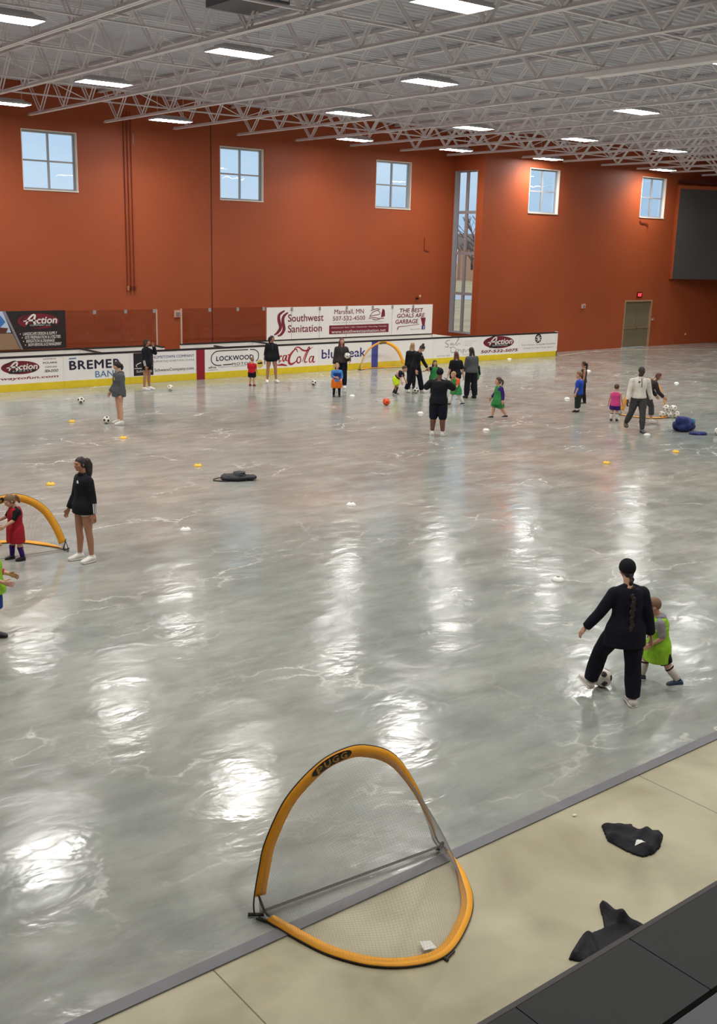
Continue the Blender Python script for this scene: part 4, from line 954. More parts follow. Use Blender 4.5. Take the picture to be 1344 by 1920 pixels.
class Sk: pass
def skeleton(H, child, P):
    k = Sk(); k.H = H; k.child = child; c = child
    hipz, sp, nk, hh = (.475*H, .295*H, .035*H, .185*H) if c else (.53*H, .285*H, .05*H, .133*H)
    sw, hw = (.115*H, .055*H) if c else ((.118*H, .052*H) if P.get('male') else (.094*H, .053*H))
    ua, fa = (.15*H, .13*H) if c else (.17*H, .145*H)
    th, sh = (.215*H, .215*H) if c else (.245*H, .245*H)
    k.hh = hh; k.g = P.get('girth', 1.0)*(1.18 if c else 1.0)
    T = RZ(P.get('twist', 0)) @ RY(P.get('side', 0)) @ RX(-P.get('lean', 0)); k.T = T; k.PT = RX(-P.get('lean', 0)*.35)
    k.pel = Vector((0, 0, hipz)); k.neck = k.pel + T @ Vector((0, -.01*H, sp)); k.sp = sp
    HR = RZ(P.get('hyaw', 0)) @ T @ RX(-P.get('hpitch', 0)) @ RX(P.get('lean', 0)*.5); k.HR = HR
    k.headc = k.neck + (T @ Vector((0, .012*H, nk))) + HR @ Vector((0, .12*hh, hh*.42))
    k.arm = {}; k.leg = {}
    for s, key in ((1, 'R'), (-1, 'L')):
        a = list(P.get('a'+key, (4, 9, 12, 10))); a += [0]*(4-len(a))
        S = k.neck + T @ Vector((s*sw, -.005*H, -.045*H))
        U = T @ RX(a[0]) @ RY(-s*a[1]); E = S + U @ DN*ua; F = U @ RZ(s*a[3]) @ RX(a[2]); W = E + F @ DN*fa
        k.arm[key] = (S, E, W, F, s)
        l = list(P.get('l'+key, (0, 3, 2, 8))); l += [0]*(5-len(l))
        hp = k.pel + Vector((s*hw, 0, -.01*H)); Q = RX(l[0]) @ RY(-s*l[1]); K = hp + Q @ DN*th; Z = RX(l[0]-l[2]) @ RY(-s*l[1]*.6); A = K + Z @ DN*sh
        FR = RZ(-s*l[3]) @ RX(l[4]); k.leg[key] = (hp, K, A, FR, s)
    fh = .042*H; zmin = min((A+FR @ Vector((0, .06*H, -fh))).z if FR @ Vector((0, 1, 0)) else 0 for (hp, K, A, FR, s) in k.leg.values())
    zmin = min(zmin, min(A.z-fh for (hp, K, A, FR, s) in k.leg.values()))
    mid = sum(((A+FR @ Vector((0, .04*H, 0))) for (hp, K, A, FR, s) in k.leg.values()), Vector())/2
    off = Vector((-mid.x, -mid.y, -zmin+.002)); k.fh = fh
    for nme in ('pel', 'neck', 'headc'): setattr(k, nme, getattr(k, nme)+off)
    k.arm = {q: (S+off, E+off, W+off, F, s) for q, (S, E, W, F, s) in k.arm.items()}
    k.leg = {q: (h+off, K+off, A+off, FR, s) for q, (h, K, A, FR, s) in k.leg.items()}
    return k
def torso_rings(k, t0, t1, slack, shape, flare=0., n=9, below=None, hips=0.):
    """elliptic rings along the spine; t<0 hangs straight below the pelvis"""
    H, g = k.H, k.g; X = k.T @ Vector((1, 0, 0)); Y = k.T @ Vector((0, 1, 0)); out = []
    def prof(t):
        pts = shape
        for (a, wx, wy), (b, vx, vy) in zip(pts[:-1], pts[1:]):
            if a <= t <= b: f = (t-a)/(b-a); return wx+(vx-wx)*f, wy+(vy-wy)*f
        return (pts[0][1], pts[0][2]) if t < pts[0][0] else (pts[-1][1], pts[-1][2])
    for i in range(n):
        t = t0+(t1-t0)*i/(n-1); wx, wy = prof(t)
        c = k.pel.lerp(k.neck, t) if t >= 0 else k.pel+Vector((0, 0, t*k.sp))+(below or Vector())*(-t)
        fl = 1+flare*max(0, .3-t); hb = hips*H*max(0, min(1, (.22-t)/.25)); wx += hb/(H*g); wy += hb*.7/(H*g)
        bl = min(1, max(0, t*3+.3)) ; xx = (X*bl+Vector((1, 0, 0))*(1-bl)).normalized(); yy = (Y*bl+Vector((0, 1, 0))*(1-bl)).normalized()
        out.append((c, xx*(wx*H*g+slack*H)*fl, yy*(wy*H*g+slack*H)*fl))
    return out
BODY_F = [(-.12, .095, .068), (0, .098, .070), (.35, .076, .056), (.68, .086, .066), (.88, .090, .052), (1.0, .040, .038)]
BODY_M = [(-.12, .090, .066), (0, .090, .068), (.35, .082, .062), (.68, .098, .070), (.88, .092, .054), (1.0, .042, .040)]
def hand(mb, W, F, s, H, curl, big=1.0):
    """palm, four bent fingers of different lengths and a thumb leaving the side of the palm"""
    u = H/1.7*big; d = F @ DN; nrm = F @ Vector((-s, 0, 0)); ac = F @ Vector((0, 1, 0))      # nrm: palm side, ac: thumb side
    B = lambda a, b, c: W+d*a*u+ac*b*u+nrm*c*u
    mb.loft([(B(-.012, 0, 0), ac*.024*u, nrm*.019*u), (B(.02, 0, .002), ac*.034*u, nrm*.017*u), (B(.06, 0, .003), ac*.041*u, nrm*.015*u), (B(.088, 0, .002), ac*.038*u, nrm*.012*u)], 12)
    for j, (o, L) in enumerate(((.029, .068), (.010, .078), (-.010, .073), (-.029, .056))):
        p = B(.082, o, .002); c0 = curl; q1 = None; dirs = []
        for m_, (fr, cc) in enumerate(((.45, .5), (.32, 1.1), (.23, 1.5))):
            a = R(c0*cc); dd = (d*math.cos(a)+nrm*math.sin(a)+ac*o*2.2).normalized(); dirs.append((dd, L*fr*u))
        pts = [p]
        for dd, l in dirs: pts.append(pts[-1]+dd*l)
        mb.tube(pts, [.0092*u, .0088*u, .0080*u, .0062*u], 7)
    p = B(.018, .030, .004); q = B(.050, .058, .012); r = B(.078, .062, .022)
    mb.tube([B(.005, .018, .003), p, q, r], [.013*u, .0125*u, .0105*u, .007*u], 7)
def head_mesh(k, child):
    """skull, face, nose, ears, jaw -> MB in world-of-person space"""
    h = k.hh; m = MB(); Rm = k.HR; c = k.headc; V = lambda x, y, z: c+Rm @ Vector((x*h, y*h, z*h))
    rot = Rm
    m.ell(V(0, -.04, .10), .33*h, .40*h, .38*h, rot); m.ell(V(0, .10, -.10), .27*h, .29*h, .34*h, rot); m.ell(V(0, .17, -.36), .16*h, .17*h, .13*h, rot)
    m.cap(V(0, .37, .02), V(0, .45, -.12), .035*h, .055*h); m.ell(V(0, .36, -.13), .075*h, .06*h, .04*h, rot)
    m.ell(V(0, .345, .09), .23*h, .07*h, .05*h, rot); m.ell(V(0, .33, -.25), .10*h, .06*h, .05*h, rot)
    for s in (-1, 1):
        m.ell(V(s*.32, -.04, -.03), .05*h, .075*h, .12*h, rot); m.ell(V(s*.19, .24, -.10), .09*h, .09*h, .10*h, rot)
    return fuse(m, .0075 if child or h > .2 else .0078, 2, .4)
def hairdo(k, P, t, label=None):
    st = P.get('hair', 'short'); hm = HAIRM[P.get('hairc', 'brown')]; h = k.hh; Rm = k.HR; c = k.headc; V = lambda x, y, z: c+Rm @ Vector((x*h, y*h, z*h))
    m = MB(); e = MB()
    def capm(grow, zcut_f, zcut_b, yc=-.06):
        q = MB(); q.ell((0, yc, .10), .355*grow, .42*grow, .41*grow, None, 20, 14)
        for i, (x, y, z) in enumerate(q.v):
            lim = zcut_b+(zcut_f-zcut_b)*max(0, min(1, (y+.35)/.7))
            if z < lim: q.v[i] = (x*.97, y, lim+(z-lim)*.05)
        e.add([V(*v) for v in q.v], q.f)
    capm(1.0, .24, -.28 if st in ('short', 'buzz') else -.30)
    if st == 'braid': e.ell(V(0, -.20, -.26), .24*h, .19*h, .22*h, Rm)
    if st in ('ponytail', 'highpony', 'bun', 'long', 'braid', 'wavy'):
        e.ell(V(0, -.16, -.10), .31*h, .27*h, .28*h, Rm)
        for s in (-1, 1): e.ell(V(s*.27, -.02, .02), .09*h, .16*h, .22*h, Rm)
    if st in ('ponytail', 'highpony'):
        z0 = .12 if st == 'ponytail' else .36; L = P.get('tail', 1.7)
        pts = [V(0, -.40, z0), V(0, -.58, z0-.02), V(.02, -.66, z0-.3), V(0, -.60, z0-.3-L*.35), V(.03, -.56, z0-.2-L*.75), V(0, -.5, z0-.1-L)]
        wv = P.get('wave', .02)
        for (a, b), (r1, r2) in zip(zip(pts[:-1], pts[1:]), ((.07, .15), (.15, .19), (.19, .19), (.19, .14), (.14, .04))): e.cap(a, b, r1*h*P.get('tailw', 1), r2*h*P.get('tailw', 1))
    if P.get('volume'):
        vv = P['volume']; e.ell(V(0, -.30, -.22), .36*h*vv, .26*h*vv, .46*h*vv, Rm); e.ell(V(.14, -.36, -.6), .2*h*vv, .18*h*vv, .3*h*vv, Rm); e.ell(V(-.14, -.36, -.55), .2*h*vv, .18*h*vv, .3*h*vv, Rm)
    if st == 'bun':
        e.ell(V(0, -.30, .50), .20*h, .18*h, .18*h, Rm); e.ell(V(.14, -.26, .56), .1*h, .1*h, .13*h, Rm); e.ell(V(-.14, -.3, .55), .1*h, .1*h, .13*h, Rm)
    if st in ('long', 'wavy'):
        L = P.get('tail', 1.5); T = k.T
        for s in (-1, -.35, .35, 1):
            a = V(s*.24, -.2, -.1); b = V(s*.30, -.26, -.55); b2 = b+Vector((s*.04*h, 0, 0)); d = b+T @ Vector((s*.05*h, -.10*h, -L*.45*h)); g = d+T @ Vector((0, .03*h, -L*.4*h))
            for (p, q), (r1, r2) in zip(((a, b), (b, d), (d, g)), ((.17, .15), (.15, .15), (.15, .05))): e.cap(p, q, r1*h, r2*h)
        if P.get('front'):
            for s in (-1, 1): e.cap(V(s*.30, .06, -.1), V(s*.28, .10, -.75), .11*h, .12*h); e.cap(V(s*.28, .10, -.75), V(s*.24, .16, -1.35), .12*h, .05*h)
    f = fuse(e, .010, 2) ; o = f.build('hair', hm, t, True)
    if st == 'braid':
        b = MB(); p = V(0, -.36, -.34); T = k.T; sl = P['top'][3] if 'top' in P else 0
        for i in range(15):
            u = .97-.075*max(0, i-2); rr = torso_rings(k, min(u, .9), min(u, .9)+.01, sl, BODY_F, 0, 2)[0]
            q = k.pel.lerp(k.neck, u)-rr[2]-rr[2].normalized()*.012*(1 if i > 3 else .4)
            q = p.lerp(q, min(1, i/4)); q.x += .012*math.sin(i*2.6)
            b.ell(q, .024*k.H/1.6, .017*k.H/1.6, .032*k.H/1.6)
        fuse(b, .006, 1).build('braid', hm, t, True)
    if st == 'bow' or P.get('bow'):
        b = MB(); b.ell(V(.16, -.36, .62), .16*h, .05*h, .10*h, Rm @ RY(20)); b.ell(V(-.16, -.36, .62), .16*h, .05*h, .10*h, Rm @ RY(-20)); b.ell(V(0, -.36, .60), .05*h, .06*h, .05*h); b.build('hair_bow', M_ROD, t, True)
    return o
def shoe(k, key, t, upper, sole, big=1.0):
    hp, K, A, FR, s = k.leg[key]; H = k.H; L = .15*H*big; fh = k.fh
    V = lambda x, y, z: A+FR @ Vector((x*H, y*H, z*H))
    zb = -fh/H; w_ = .028*(1.12 if k.child else 1)*big
    sec = [(-.036, .55, .034), (-.028, .92, .050), (0, .98, .058), (.03, 1.0, .050), (.06, 1.12, .036), (.085, 1.08, .028), (.10, .75, .020), (.107, .3, .012)]
    rings = []
    for y, ww, hh in sec:
        y *= big; c = V(0, y, zb+hh/2+.006); rings.append((c, FR @ Vector((w_*ww*H, 0, 0)), FR @ Vector((0, 0, hh/2*H))))
    m = MB(); m.loft(rings, 12, True, 0, 2.6); o = m.build('shoe', upper, t, True)
    r2 = [(V(0, y*big, zb+.007), FR @ Vector((w_*ww*1.06*H, 0, 0)), FR @ Vector((0, 0, .0075*H))) for y, ww, hh in sec]
    q = MB(); q.loft(r2, 12, True, 0, 3.5); q.build('sole', sole, o, False)
    return o
def limb_tube(m, pts, frac, rads, n=12):
    """garment tube along a 3-joint limb up to frac (1 = middle joint, 2 = end), open flat end"""
    a, b, c = pts; P = [a, a.lerp(b, .5), b, b.lerp(c, .5), c]; out = []; rr = []
    tot = frac/2*4; i = 0
    while i < 4 and i < tot: out.append(P[i]); rr.append(rads[i]); i += 1
    f = tot-(i-1); out.append(P[i-1].lerp(P[min(i, 4)], f)); rr.append(rads[i-1]+(rads[min(i, 4)]-rads[i-1])*f)
    m.tube(out, rr, n)
    if frac > 1: m.ell(b, rads[2]*.99, rads[2]*.99, rads[2]*.99)
    m.ell(a, rads[0]*.93, rads[0]*.93, rads[0]*.9)
def person(label, px, H, phi, P, child=False, group=None):
    """px: pixel of the ground midway between the feet; phi: 0 faces the camera, 90 faces image right, 180 away"""
    g0 = flo(*px); d = Vector((g0.x, g0.y, 0)).normalized(); r = Vector((d.y, -d.x, 0))
    f = -d*math.cos(R(phi))+r*math.sin(R(phi)); rz = math.atan2(f.y, f.x)-math.pi/2
    t = thing('person', label, 'person', g0, rz)
    k = skeleton(H, child, P); H_ = H; g = k.g; sk = SK[P.get('skin', 'light')]; shape = BODY_M if P.get('male') or child else BODY_F
    # ---- the body: one continuous skin
    b = MB(); b.loft(torso_rings(k, -.14, 1.0, 0, shape, n=11), 16)
    b.cap(k.neck-(k.T @ Vector((0, 0, .02*H))), k.headc+k.HR @ Vector((0, -.10*k.hh, -.22*k.hh)), .034*H*g**.5, .031*H*g**.5)
    ra = [.030, .027, .0225, .021, .0155] if child or not P.get('male') else [.036, .033, .027, .026, .018]
    rl = [.056, .050, .034, .034, .021] if not P.get('male') else [.058, .054, .038, .040, .024]
    ra = [x*H*g for x in ra]; rl = [x*H*g**1.1 for x in rl]
    for key in 'RL':
        S, E, W, F, s = k.arm[key]
        b.ell(S, ra[0]*1.1, ra[0]*1.1, ra[0]*1.05)
        b.cap(S, S.lerp(E, .5), ra[0], ra[1], 10); b.cap(S.lerp(E, .5), E, ra[1], ra[2], 10); b.cap(E, E.lerp(W, .35), ra[2], ra[3], 10); b.cap(E.lerp(W, .35), W, ra[3], ra[4], 10)
        hp, K, A, FR, s = k.leg[key]
        b.cap(hp, hp.lerp(K, .5), rl[0], rl[1]); b.cap(hp.lerp(K, .5), K, rl[1], rl[2]); bk = (K-hp).normalized().cross(Vector((1, 0, 0))); cm = K.lerp(A, .32)-FR @ Vector((0, .008*H, 0))
        b.cap(K, cm, rl[2], rl[3]); b.cap(cm, A, rl[3], rl[4]); b.cap(A, A+FR @ Vector((0, .02*H, -.018*H)), rl[4], .022*H); b.cap(A+FR @ Vector((0, -.015*H, -.02*H)), A+FR @ Vector((0, .075*H, -.028*H)), .02*H, .012*H)
    bm_ = fuse(b, .0105, 3)
    bm_.merge(head_mesh(k, child))
    curl = P.get('curl', 30)
    for key in 'RL':
        S, E, W, F, s = k.arm[key]; hand(bm_, W, F @ RZ(P.get('roll'+key, 0)*s), s, H, P.get('curl'+key, curl), 1.12 if child else 1.0)
    bm_.build('body', sk, t, True)
    V = lambda x, y, z: k.headc+k.HR @ Vector((x*k.hh, y*k.hh, z*k.hh))
    if P.get('face', True):
        for s in (-1, 1):
            m = MB().ell(V(s*.135, .362, .02), .042*k.hh, .02*k.hh, .024*k.hh, k.HR); m.build('eye', M_EYE, t, True)
        m = MB(); [m.ell(V(s*.14, .375, .115), .07*k.hh, .015*k.hh, .013*k.hh, k.HR @ RY(s*6)) for s in (-1, 1)]; m.build('eyebrows', HAIRM[P.get('hairc', 'brown')], t, True)
        MB().ell(V(0, .385, -.245), .075*k.hh, .02*k.hh, .022*k.hh, k.HR).build('mouth', M_LIP, t, True)
    if P.get('hair') != 'none': hairdo(k, P, t)
    # ---- clothes
    sw_ = lambda m, vox=.0115, sm=3: fuse(m, vox, sm)
    if 'bottom' in P:
        c_, frac, slack, leg_fl = P['bottom']; m = MB(); m.loft(torso_rings(k, -.16, .24, slack*.6+.004, shape, n=6), 16)
        for key in 'RL':
            hp, K, A, FR, s = k.leg[key]; rr = [x+slack*H for x in rl]; rr = [rr[0], rr[1]*(1+leg_fl*.35), rr[2]*(1+leg_fl*.8), rr[3]*(1+leg_fl), rr[4]*(1+leg_fl*1.6)]
            limb_tube(m, (hp, K, A), frac, rr, 14)
        sw_(m).build('trousers' if frac > 1.4 else 'shorts', c_, t, True)
    if 'top' in P:
        c_, hem, sleeve, slack = P['top'][:4]; flare = P['top'][4] if len(P['top']) > 4 else 0
        m = MB(); m.loft(torso_rings(k, hem, .97, slack, shape, flare, n=13, hips=.014), 18)
        for key in 'RL':
            if sleeve > 0: S, E, W, F, s = k.arm[key]; m.cap(k.neck-k.T @ Vector((-s*.02*H, 0, .012*H)), S, .026*H+slack*.3*H, ra[0]*.8+slack*.5*H)
        if sleeve > 0:
            for key in 'RL':
                S, E, W, F, s = k.arm[key]; limb_tube(m, (S, E, W), sleeve, [x+slack*.72*H for x in (ra[0]*1.05, ra[1], ra[2], ra[3], ra[4])], 12)
        o = sw_(m).build(P.get('topname', 'jacket' if sleeve > 1.2 else 'shirt'), c_, t, True)
        if P.get('collar'):
            q = MB(); q.loft([(k.neck+k.T @ Vector((0, .004*H, z*H)), k.T @ Vector((w_*H, 0, 0)), k.T @ Vector((0, w_*H, 0))) for z, w_ in ((-.012, .05), (.008, .044), (.022, .043))], 14); q.build('collar', P['collar'], o, True)
        if P.get('hood'):
            q = MB(); q.ell(k.neck+k.T @ Vector((0, -.045*H, -.015*H)), .075*H, .04*H, .04*H, k.T); q.ell(k.neck+k.T @ Vector((.05*H, -.01*H, .0)), .03*H, .045*H, .028*H, k.T); q.ell(k.neck+k.T @ Vector((-.05*H, -.01*H, .0)), .03*H, .045*H, .028*H, k.T); fuse(q, .01, 2).build('hood', c_, o, True)
        if P.get('stripes'):
            for key in P['stripes']:
                S, E, W, F, s = k.arm[key]; q = MB(); rad = ra[3]+slack*.72*H+.003; re_ = ra[4]+slack*.72*H+.003
                for j, an in enumerate((-26, 0, 26)):
                    dr = (F @ Matrix.Rotation(R(an), 3, 'Z') @ Vector((s, 0, 0))); tt = (F @ Matrix.Rotation(R(an), 3, 'Z') @ Vector((0, 1, 0)))
                    for (u0, u1) in ((.30, .93),):
                        if key in P.get('armstripe', ''): u0, u1 = u0-.1, u1
                        A0, A1 = E.lerp(W, u0), E.lerp(W, u1); q.loft([(A0+dr*(rad+(re_-rad)*max(0, u0*2-1)), tt*.0046*H, dr*.004*H), (A1+dr*(rad+(re_-rad)*max(0, u1*2-1)), tt*.0046*H, dr*.004*H)], 6)
                q.build('sleeve_stripes', WHTI, o)
        if P.get('badge'):
            bx, bz, bs, bmat = P['badge']; wy = [rr for rr in torso_rings(k, bz, bz+.01, slack, shape, 0, 2)][0]; c = wy[0]+wy[2]*math.sqrt(max(0, 1-(bx*.9)**2))+wy[1]*bx*.9+wy[2].normalized()*.004
            q = MB(); xx, zz = k.T @ Vector((1, 0, 0)), k.T @ Vector((0, 0, 1)); yy = wy[2].normalized()
            q.v = [tuple(c-xx*bs*H-zz*bs*.6*H), tuple(c+xx*bs*H-zz*bs*.6*H), tuple(c+xx*bs*.35*H+zz*bs*H), tuple(c-xx*bs*.35*H+zz*bs*H)]; n4 = [tuple(Vector(v)-yy*.012) for v in q.v]; q.v += n4
            q.f = [(0, 1, 2, 3), (7, 6, 5, 4), (0, 4, 5, 1), (1, 5, 6, 2), (2, 6, 7, 3), (3, 7, 4, 0)]; q.mi = [0]*6; q.build('chest_badge', bmat, o)
        if P.get('zip'):
            q = MB(); a = torso_rings(k, .55, .98, slack, shape, 0, 6); pts = [rr[0]+rr[2]*1.03 for rr in a]; q.tube(pts, .005*H, 5); q.build('zip', P['zip'], o)
        if P.get('panel'):
            t0_, t1_, pm = P['panel']; q = MB(); q.loft(torso_rings(k, t0_, t1_, slack+.004, shape, flare, n=5), 18); q.build('colour_panel', pm, o, True)
    if 'bib' in P:
        c_, hem, slack, flare = P['bib'][:4]; bel = Vector(P.get('bibshift', (0, 0, 0)))
        m = MB(); m.loft(torso_rings(k, hem, .62, slack, shape, flare, n=10, below=bel, hips=.02), 18); 
        X = k.T @ Vector((1, 0, 0)); rr = torso_rings(k, .6, .99, slack, shape, 0, 6); m.loft([(c0, x*.82 if i < 4 else x*.95, y) for i, (c0, x, y) in enumerate(rr)], 16)
        sw_(m, .0115, 4).build('bib', c_, t, True)
    for key in 'RL':
        hp, K, A, FR, s = k.leg[key]
        if 'socks' in P:
            c_, u0 = P['socks']; m = MB(); m.tube([K.lerp(A, u0), K.lerp(A, (u0+1)/2), K.lerp(A, .99)], [rl[3]*1.1 if u0 < .5 else rl[4]*1.35, (rl[3]+rl[4])*.56 if u0 < .5 else rl[4]*1.28, rl[4]*1.22], 12); m.build('sock', c_, t, True)
        if 'guards' in P:
            c_, band = P['guards']; m = MB(); fw = FR @ Vector((0, 1, 0)); pts = [K.lerp(A, u) for u in (.12, .4, .7, .9)]; m.tube(pts, [rl[2]*1.12, rl[3]*1.16, rl[3]*1.0, rl[4]*1.3], 12); o = m.build('shin_guard', c_, t, True)
            m = MB(); m.tube([K.lerp(A, .16), K.lerp(A, .24)], [rl[2]*1.2, rl[3]*1.2], 12); m.build('guard_strap', band, o, True)
        if 'shoes' in P: shoe(k, key, t, P['shoes'][0], P['shoes'][1], P.get('shoesize', 1.0))
    if P.get('cap'):
        m = MB(); h = k.hh; q = MB(); q.ell((0, -.06, .10), .405, .475, .46, None, 20, 14)
        for i, (x, y, z) in enumerate(q.v):
            lim = -.20+.26*max(0, min(1, (y+.35)/.7))
            if z < lim: q.v[i] = (x*.98, y*.98, lim+(z-lim)*.04)
        m.add([V(*v) for v in q.v], q.f); o = m.build('cap', P['cap'], t, True)
        if P.get('brim'): MB().ell(V(0, P['brim'], .13), .27*h, .24*h, .03*h, k.HR @ RX(-8)).build('cap_brim', P['cap'], o, True)
    return t, k
def at_local(t, v): return t.matrix_basis @ Vector(v)

BLK = cloth('black', (24, 25, 31)); NVY = cloth('ink_navy', (20, 22, 36)); GRY = cloth('grey', (84, 86, 90)); CHAR = cloth('charcoal', (56, 50, 50)); WHT = cloth('white', (222, 218, 208)); LIME = cloth('lime', (146, 200, 52))
GRN = cloth('green', (54, 134, 72)); RED = cloth('red', (164, 34, 44)); REDB = cloth('bright_red', (198, 34, 48)); BLU = cloth('royal_blue', (36, 74, 170)); SKY = cloth('sky_blue', (74, 134, 204)); ORG = cloth('orange', (232, 116, 34)); NEON = cloth('neon_yellow', (206, 236, 44))
PNK = cloth('pink', (214, 74, 138)); PUR = cloth('purple', (58, 34, 112)); DKG = cloth('dark_grey', (70, 70, 70)); TEE = cloth('heather_grey', (140, 138, 142)); ROSE = cloth('dusty_rose', (190, 140, 140)); NAVYB = cloth('deep_blue', (30, 62, 130)); ORR = cloth('orange_red', (232, 92, 52)); TEAL = cloth('dark_teal', (30, 58, 76)); OLV = cloth('dark_olive', (40, 50, 44)); GOLD = mat('gold_print', (190, 160, 70), .5)
WSH = mat('shoe_white', (228, 224, 216), .5); KSH = mat('shoe_black', (30, 29, 32), .5); TSH = mat('shoe_teal', (34, 60, 84), .5); GSH = mat('shoe_grey', (84, 82, 82), .5)
def ray_at(px, py, dist):
    d = ray(px, py); q = math.hypot(d.x, d.y); return Vector((d.x, d.y, d.z))*(dist/q)+Vector((0, 0, EYE))

person('woman in black jacket with dark ponytail standing beside the left goal', (154, 1052), 1.66, -62,
    dict(hair='ponytail', hairc='dark', tail=1.5, tailw=1.75, skin='tan', top=(BLK, -.27, 1.95, .020), bottom=(WHT, .34, .004, .0), stripes='L', badge=(-.3, .80, .016, WHTI), collar=BLK, shoes=(WSH, M_SOLE), socks=(cloth('sock_white', (225, 222, 214)), .9), aL=(-6, 9, 8, 0), aR=(10, 10, 14, 0), lL=(-2, 3, 2, 6), lR=(4, 3, 4, 6), hyaw=6, shoesize=1.12))
person('child in red bib and purple socks standing in the mouth of the left goal', (28, 1050), 1.10, -72,
    dict(hair='ponytail', hairc='lightbrown', tail=.6, tailw=.6, top=(BLK, -.2, .95, .012), bottom=(BLK, .7, .012, .2), bib=(RED, -.72, .024, .10), socks=(PUR, .25), shoes=(KSH, M_SOLEK), aL=(34, 6, 30, 10), aR=(36, 6, 34, 10), hpitch=26, lL=(-6, 4, 4), lR=(8, 4, 6)), True)
person('child in lime bib and blue shorts cut off by the left edge of the picture', (-7, 1190), 1.36, 80,
    dict(hair='short', hairc='brown', top=(REDB, -.1, 1.6, .014), bottom=(NAVYB, .92, .026, .2), bib=(LIME, -.22, .030, .08), shoes=(KSH, M_SOLEK), aL=(14, 6, 62, 12), aR=(8, 8, 66, 10), lL=(-8, 3, 4), lR=(6, 3, 6)), True)
person('woman in loose grey hoodie and dark cap, bare legs, by the bank board', (221, 795), 1.70, -74,
    dict(hair='ponytail', hairc='dark', tail=.5, tailw=.9, cap=CHAR, top=(GRY, -.34, 1.95, .034), hood=True, topname='hoodie', bottom=(BLK, .36, .016, .1), badge=(-.45, .66, .03, GOLD), shoes=(WSH, M_SOLE), socks=(cloth('sock_white', (225, 222, 214)), .9), aL=(-2, 8, 14, 0), aR=(12, 8, 20, 0), shoesize=1.1))
person('girl in black jacket and black shorts at the boards raising a hand to her face', (279, 731), 1.70, 70,
    dict(hair='wavy', hairc='dark', tail=1.1, volume=1.1, skin='tan', top=(BLK, -.14, 1.95, .024), bottom=(BLK, .55, .018, .2), stripes='R', armstripe='R', collar=BLK, shoes=(WSH, M_SOLE), aR=(4, 8, 10, 0), aL=(68, 4, 118, 16), lL=(4, 3, 4), lR=(-3, 3, 2), shoesize=1.1))
person('small child in red shirt and black shorts seen from behind at the boards', (473, 723), 1.02, 160,
    dict(hair='short', hairc='lightbrown', top=(REDB, -.12, .95, .018), bottom=(BLK, .85, .022, .2), shoes=(RED, M_SOLEK), aL=(12, 10, 30, 10), aR=(10, 10, 26, 10)), True)
person('woman in black jacket with white sleeve stripes and bare legs standing by the cola board', (510, 717), 1.68, 14,
    dict(hair='ponytail', hairc='dark', tail=.7, skin='tan', top=(BLK, -.22, 1.95, .022), bottom=(BLK, .34, .016, .1), stripes='R', collar=BLK, shoes=(WSH, M_SOLE), zip=GRY, aR=(2, 12, 10, 10), aL=(2, 12, 12, 10), lR=(0, 6, 2, 12), lL=(5, 7, 6, 10), hyaw=38, shoesize=1.1))
T8, K8 = person('woman with long dark hair in brown pullover holding a white ball at her hip', (639, 728), 1.76, 6,
    dict(hair='long', hairc='auburn', tail=1.4, front=True, top=(CHAR, -.12, 1.95, .020), bottom=(NVY, 1.94, .014, .1), zip=GRY, shoes=(WSH, M_SOLE), aR=(2, 10, 8, 5), aL=(-8, 22, 62, 12), lR=(0, 3, 2), lL=(6, 3, 8), hyaw=10, curlL=10))
qd = math.hypot(T8.location.x, T8.location.y)
q = ray_at(651, 667, qd-.06); ball('white ball held at the hip of the woman with long dark hair', 0, 0, BS, .105, q.z, loc=(q.x, q.y, 0))
person('blond boy in blue shirt and bright orange shorts facing the camera', (631, 744), 1.14, 6,
    dict(hair='short', hairc='blond', top=(SKY, -.15, 1.5, .018), panel=(.1, .75, NAVYB), bottom=(ORG, 1.0, .03, .3), socks=(BLK, .05), shoes=(KSH, M_SOLEK), aR=(12, 10, 84, 55), aL=(6, 12, 40, 30), lR=(0, 5, 2), lL=(2, 5, 2)), True)
person('woman in black with hair bun, head bent, holding the hand of a child', (779, 736), 1.74, 62,
    dict(hair='bun', hairc='dark', top=(BLK, -.10, 1.95, .018), bottom=(NVY, 1.95, .016, .1), shoes=(WSH, M_SOLE), lean=14, hpitch=38, aL=(38, 8, 10, 0), aR=(14, 8, 18, 0), lR=(-14, 4, 8), lL=(17, 4, 6), badge=(-.5, .8, .014, WHTI)))
person('girl with long wavy blond hair in black, half hidden behind the woman with the bun', (771, 728), 1.62, 165,
    dict(hair='wavy', hairc='blond', tail=2.6, top=(BLK, -.12, 1.95, .014), bottom=(BLK, 1.95, .010, .05), shoes=(KSH, M_SOLEK), lR=(0, 1, 2), lL=(0, 1, 2)))
person('child in neon yellow shorts and rose shirt bending forward', (742, 739), 1.14, 72,
    dict(hair='short', hairc='brown', top=(NVY, -.12, .9, .018), panel=(.35, .8, ROSE), bottom=(NEON, .85, .03, .25), socks=(CHAR, .1), shoes=(KSH, M_SOLE), lean=42, hpitch=-5, aL=(58, 10, 10, 0), aR=(52, 10, 14, 0), lR=(22, 5, 34), lL=(2, 5, 28)), True)
person('dark haired child in green bib with one arm stretched out sideways', (813, 736), 1.14, 8,
    dict(hair='long', hairc='dark', tail=.7, top=(BLK, -.15, .95, .016), bottom=(BLK, .8, .02, .2), bib=(GRN, -.55, .026, .1), socks=(BLK, .3), shoes=(KSH, M_SOLEK), aR=(10, 66, 8, 0), aL=(4, 10, 14, 10)), True)
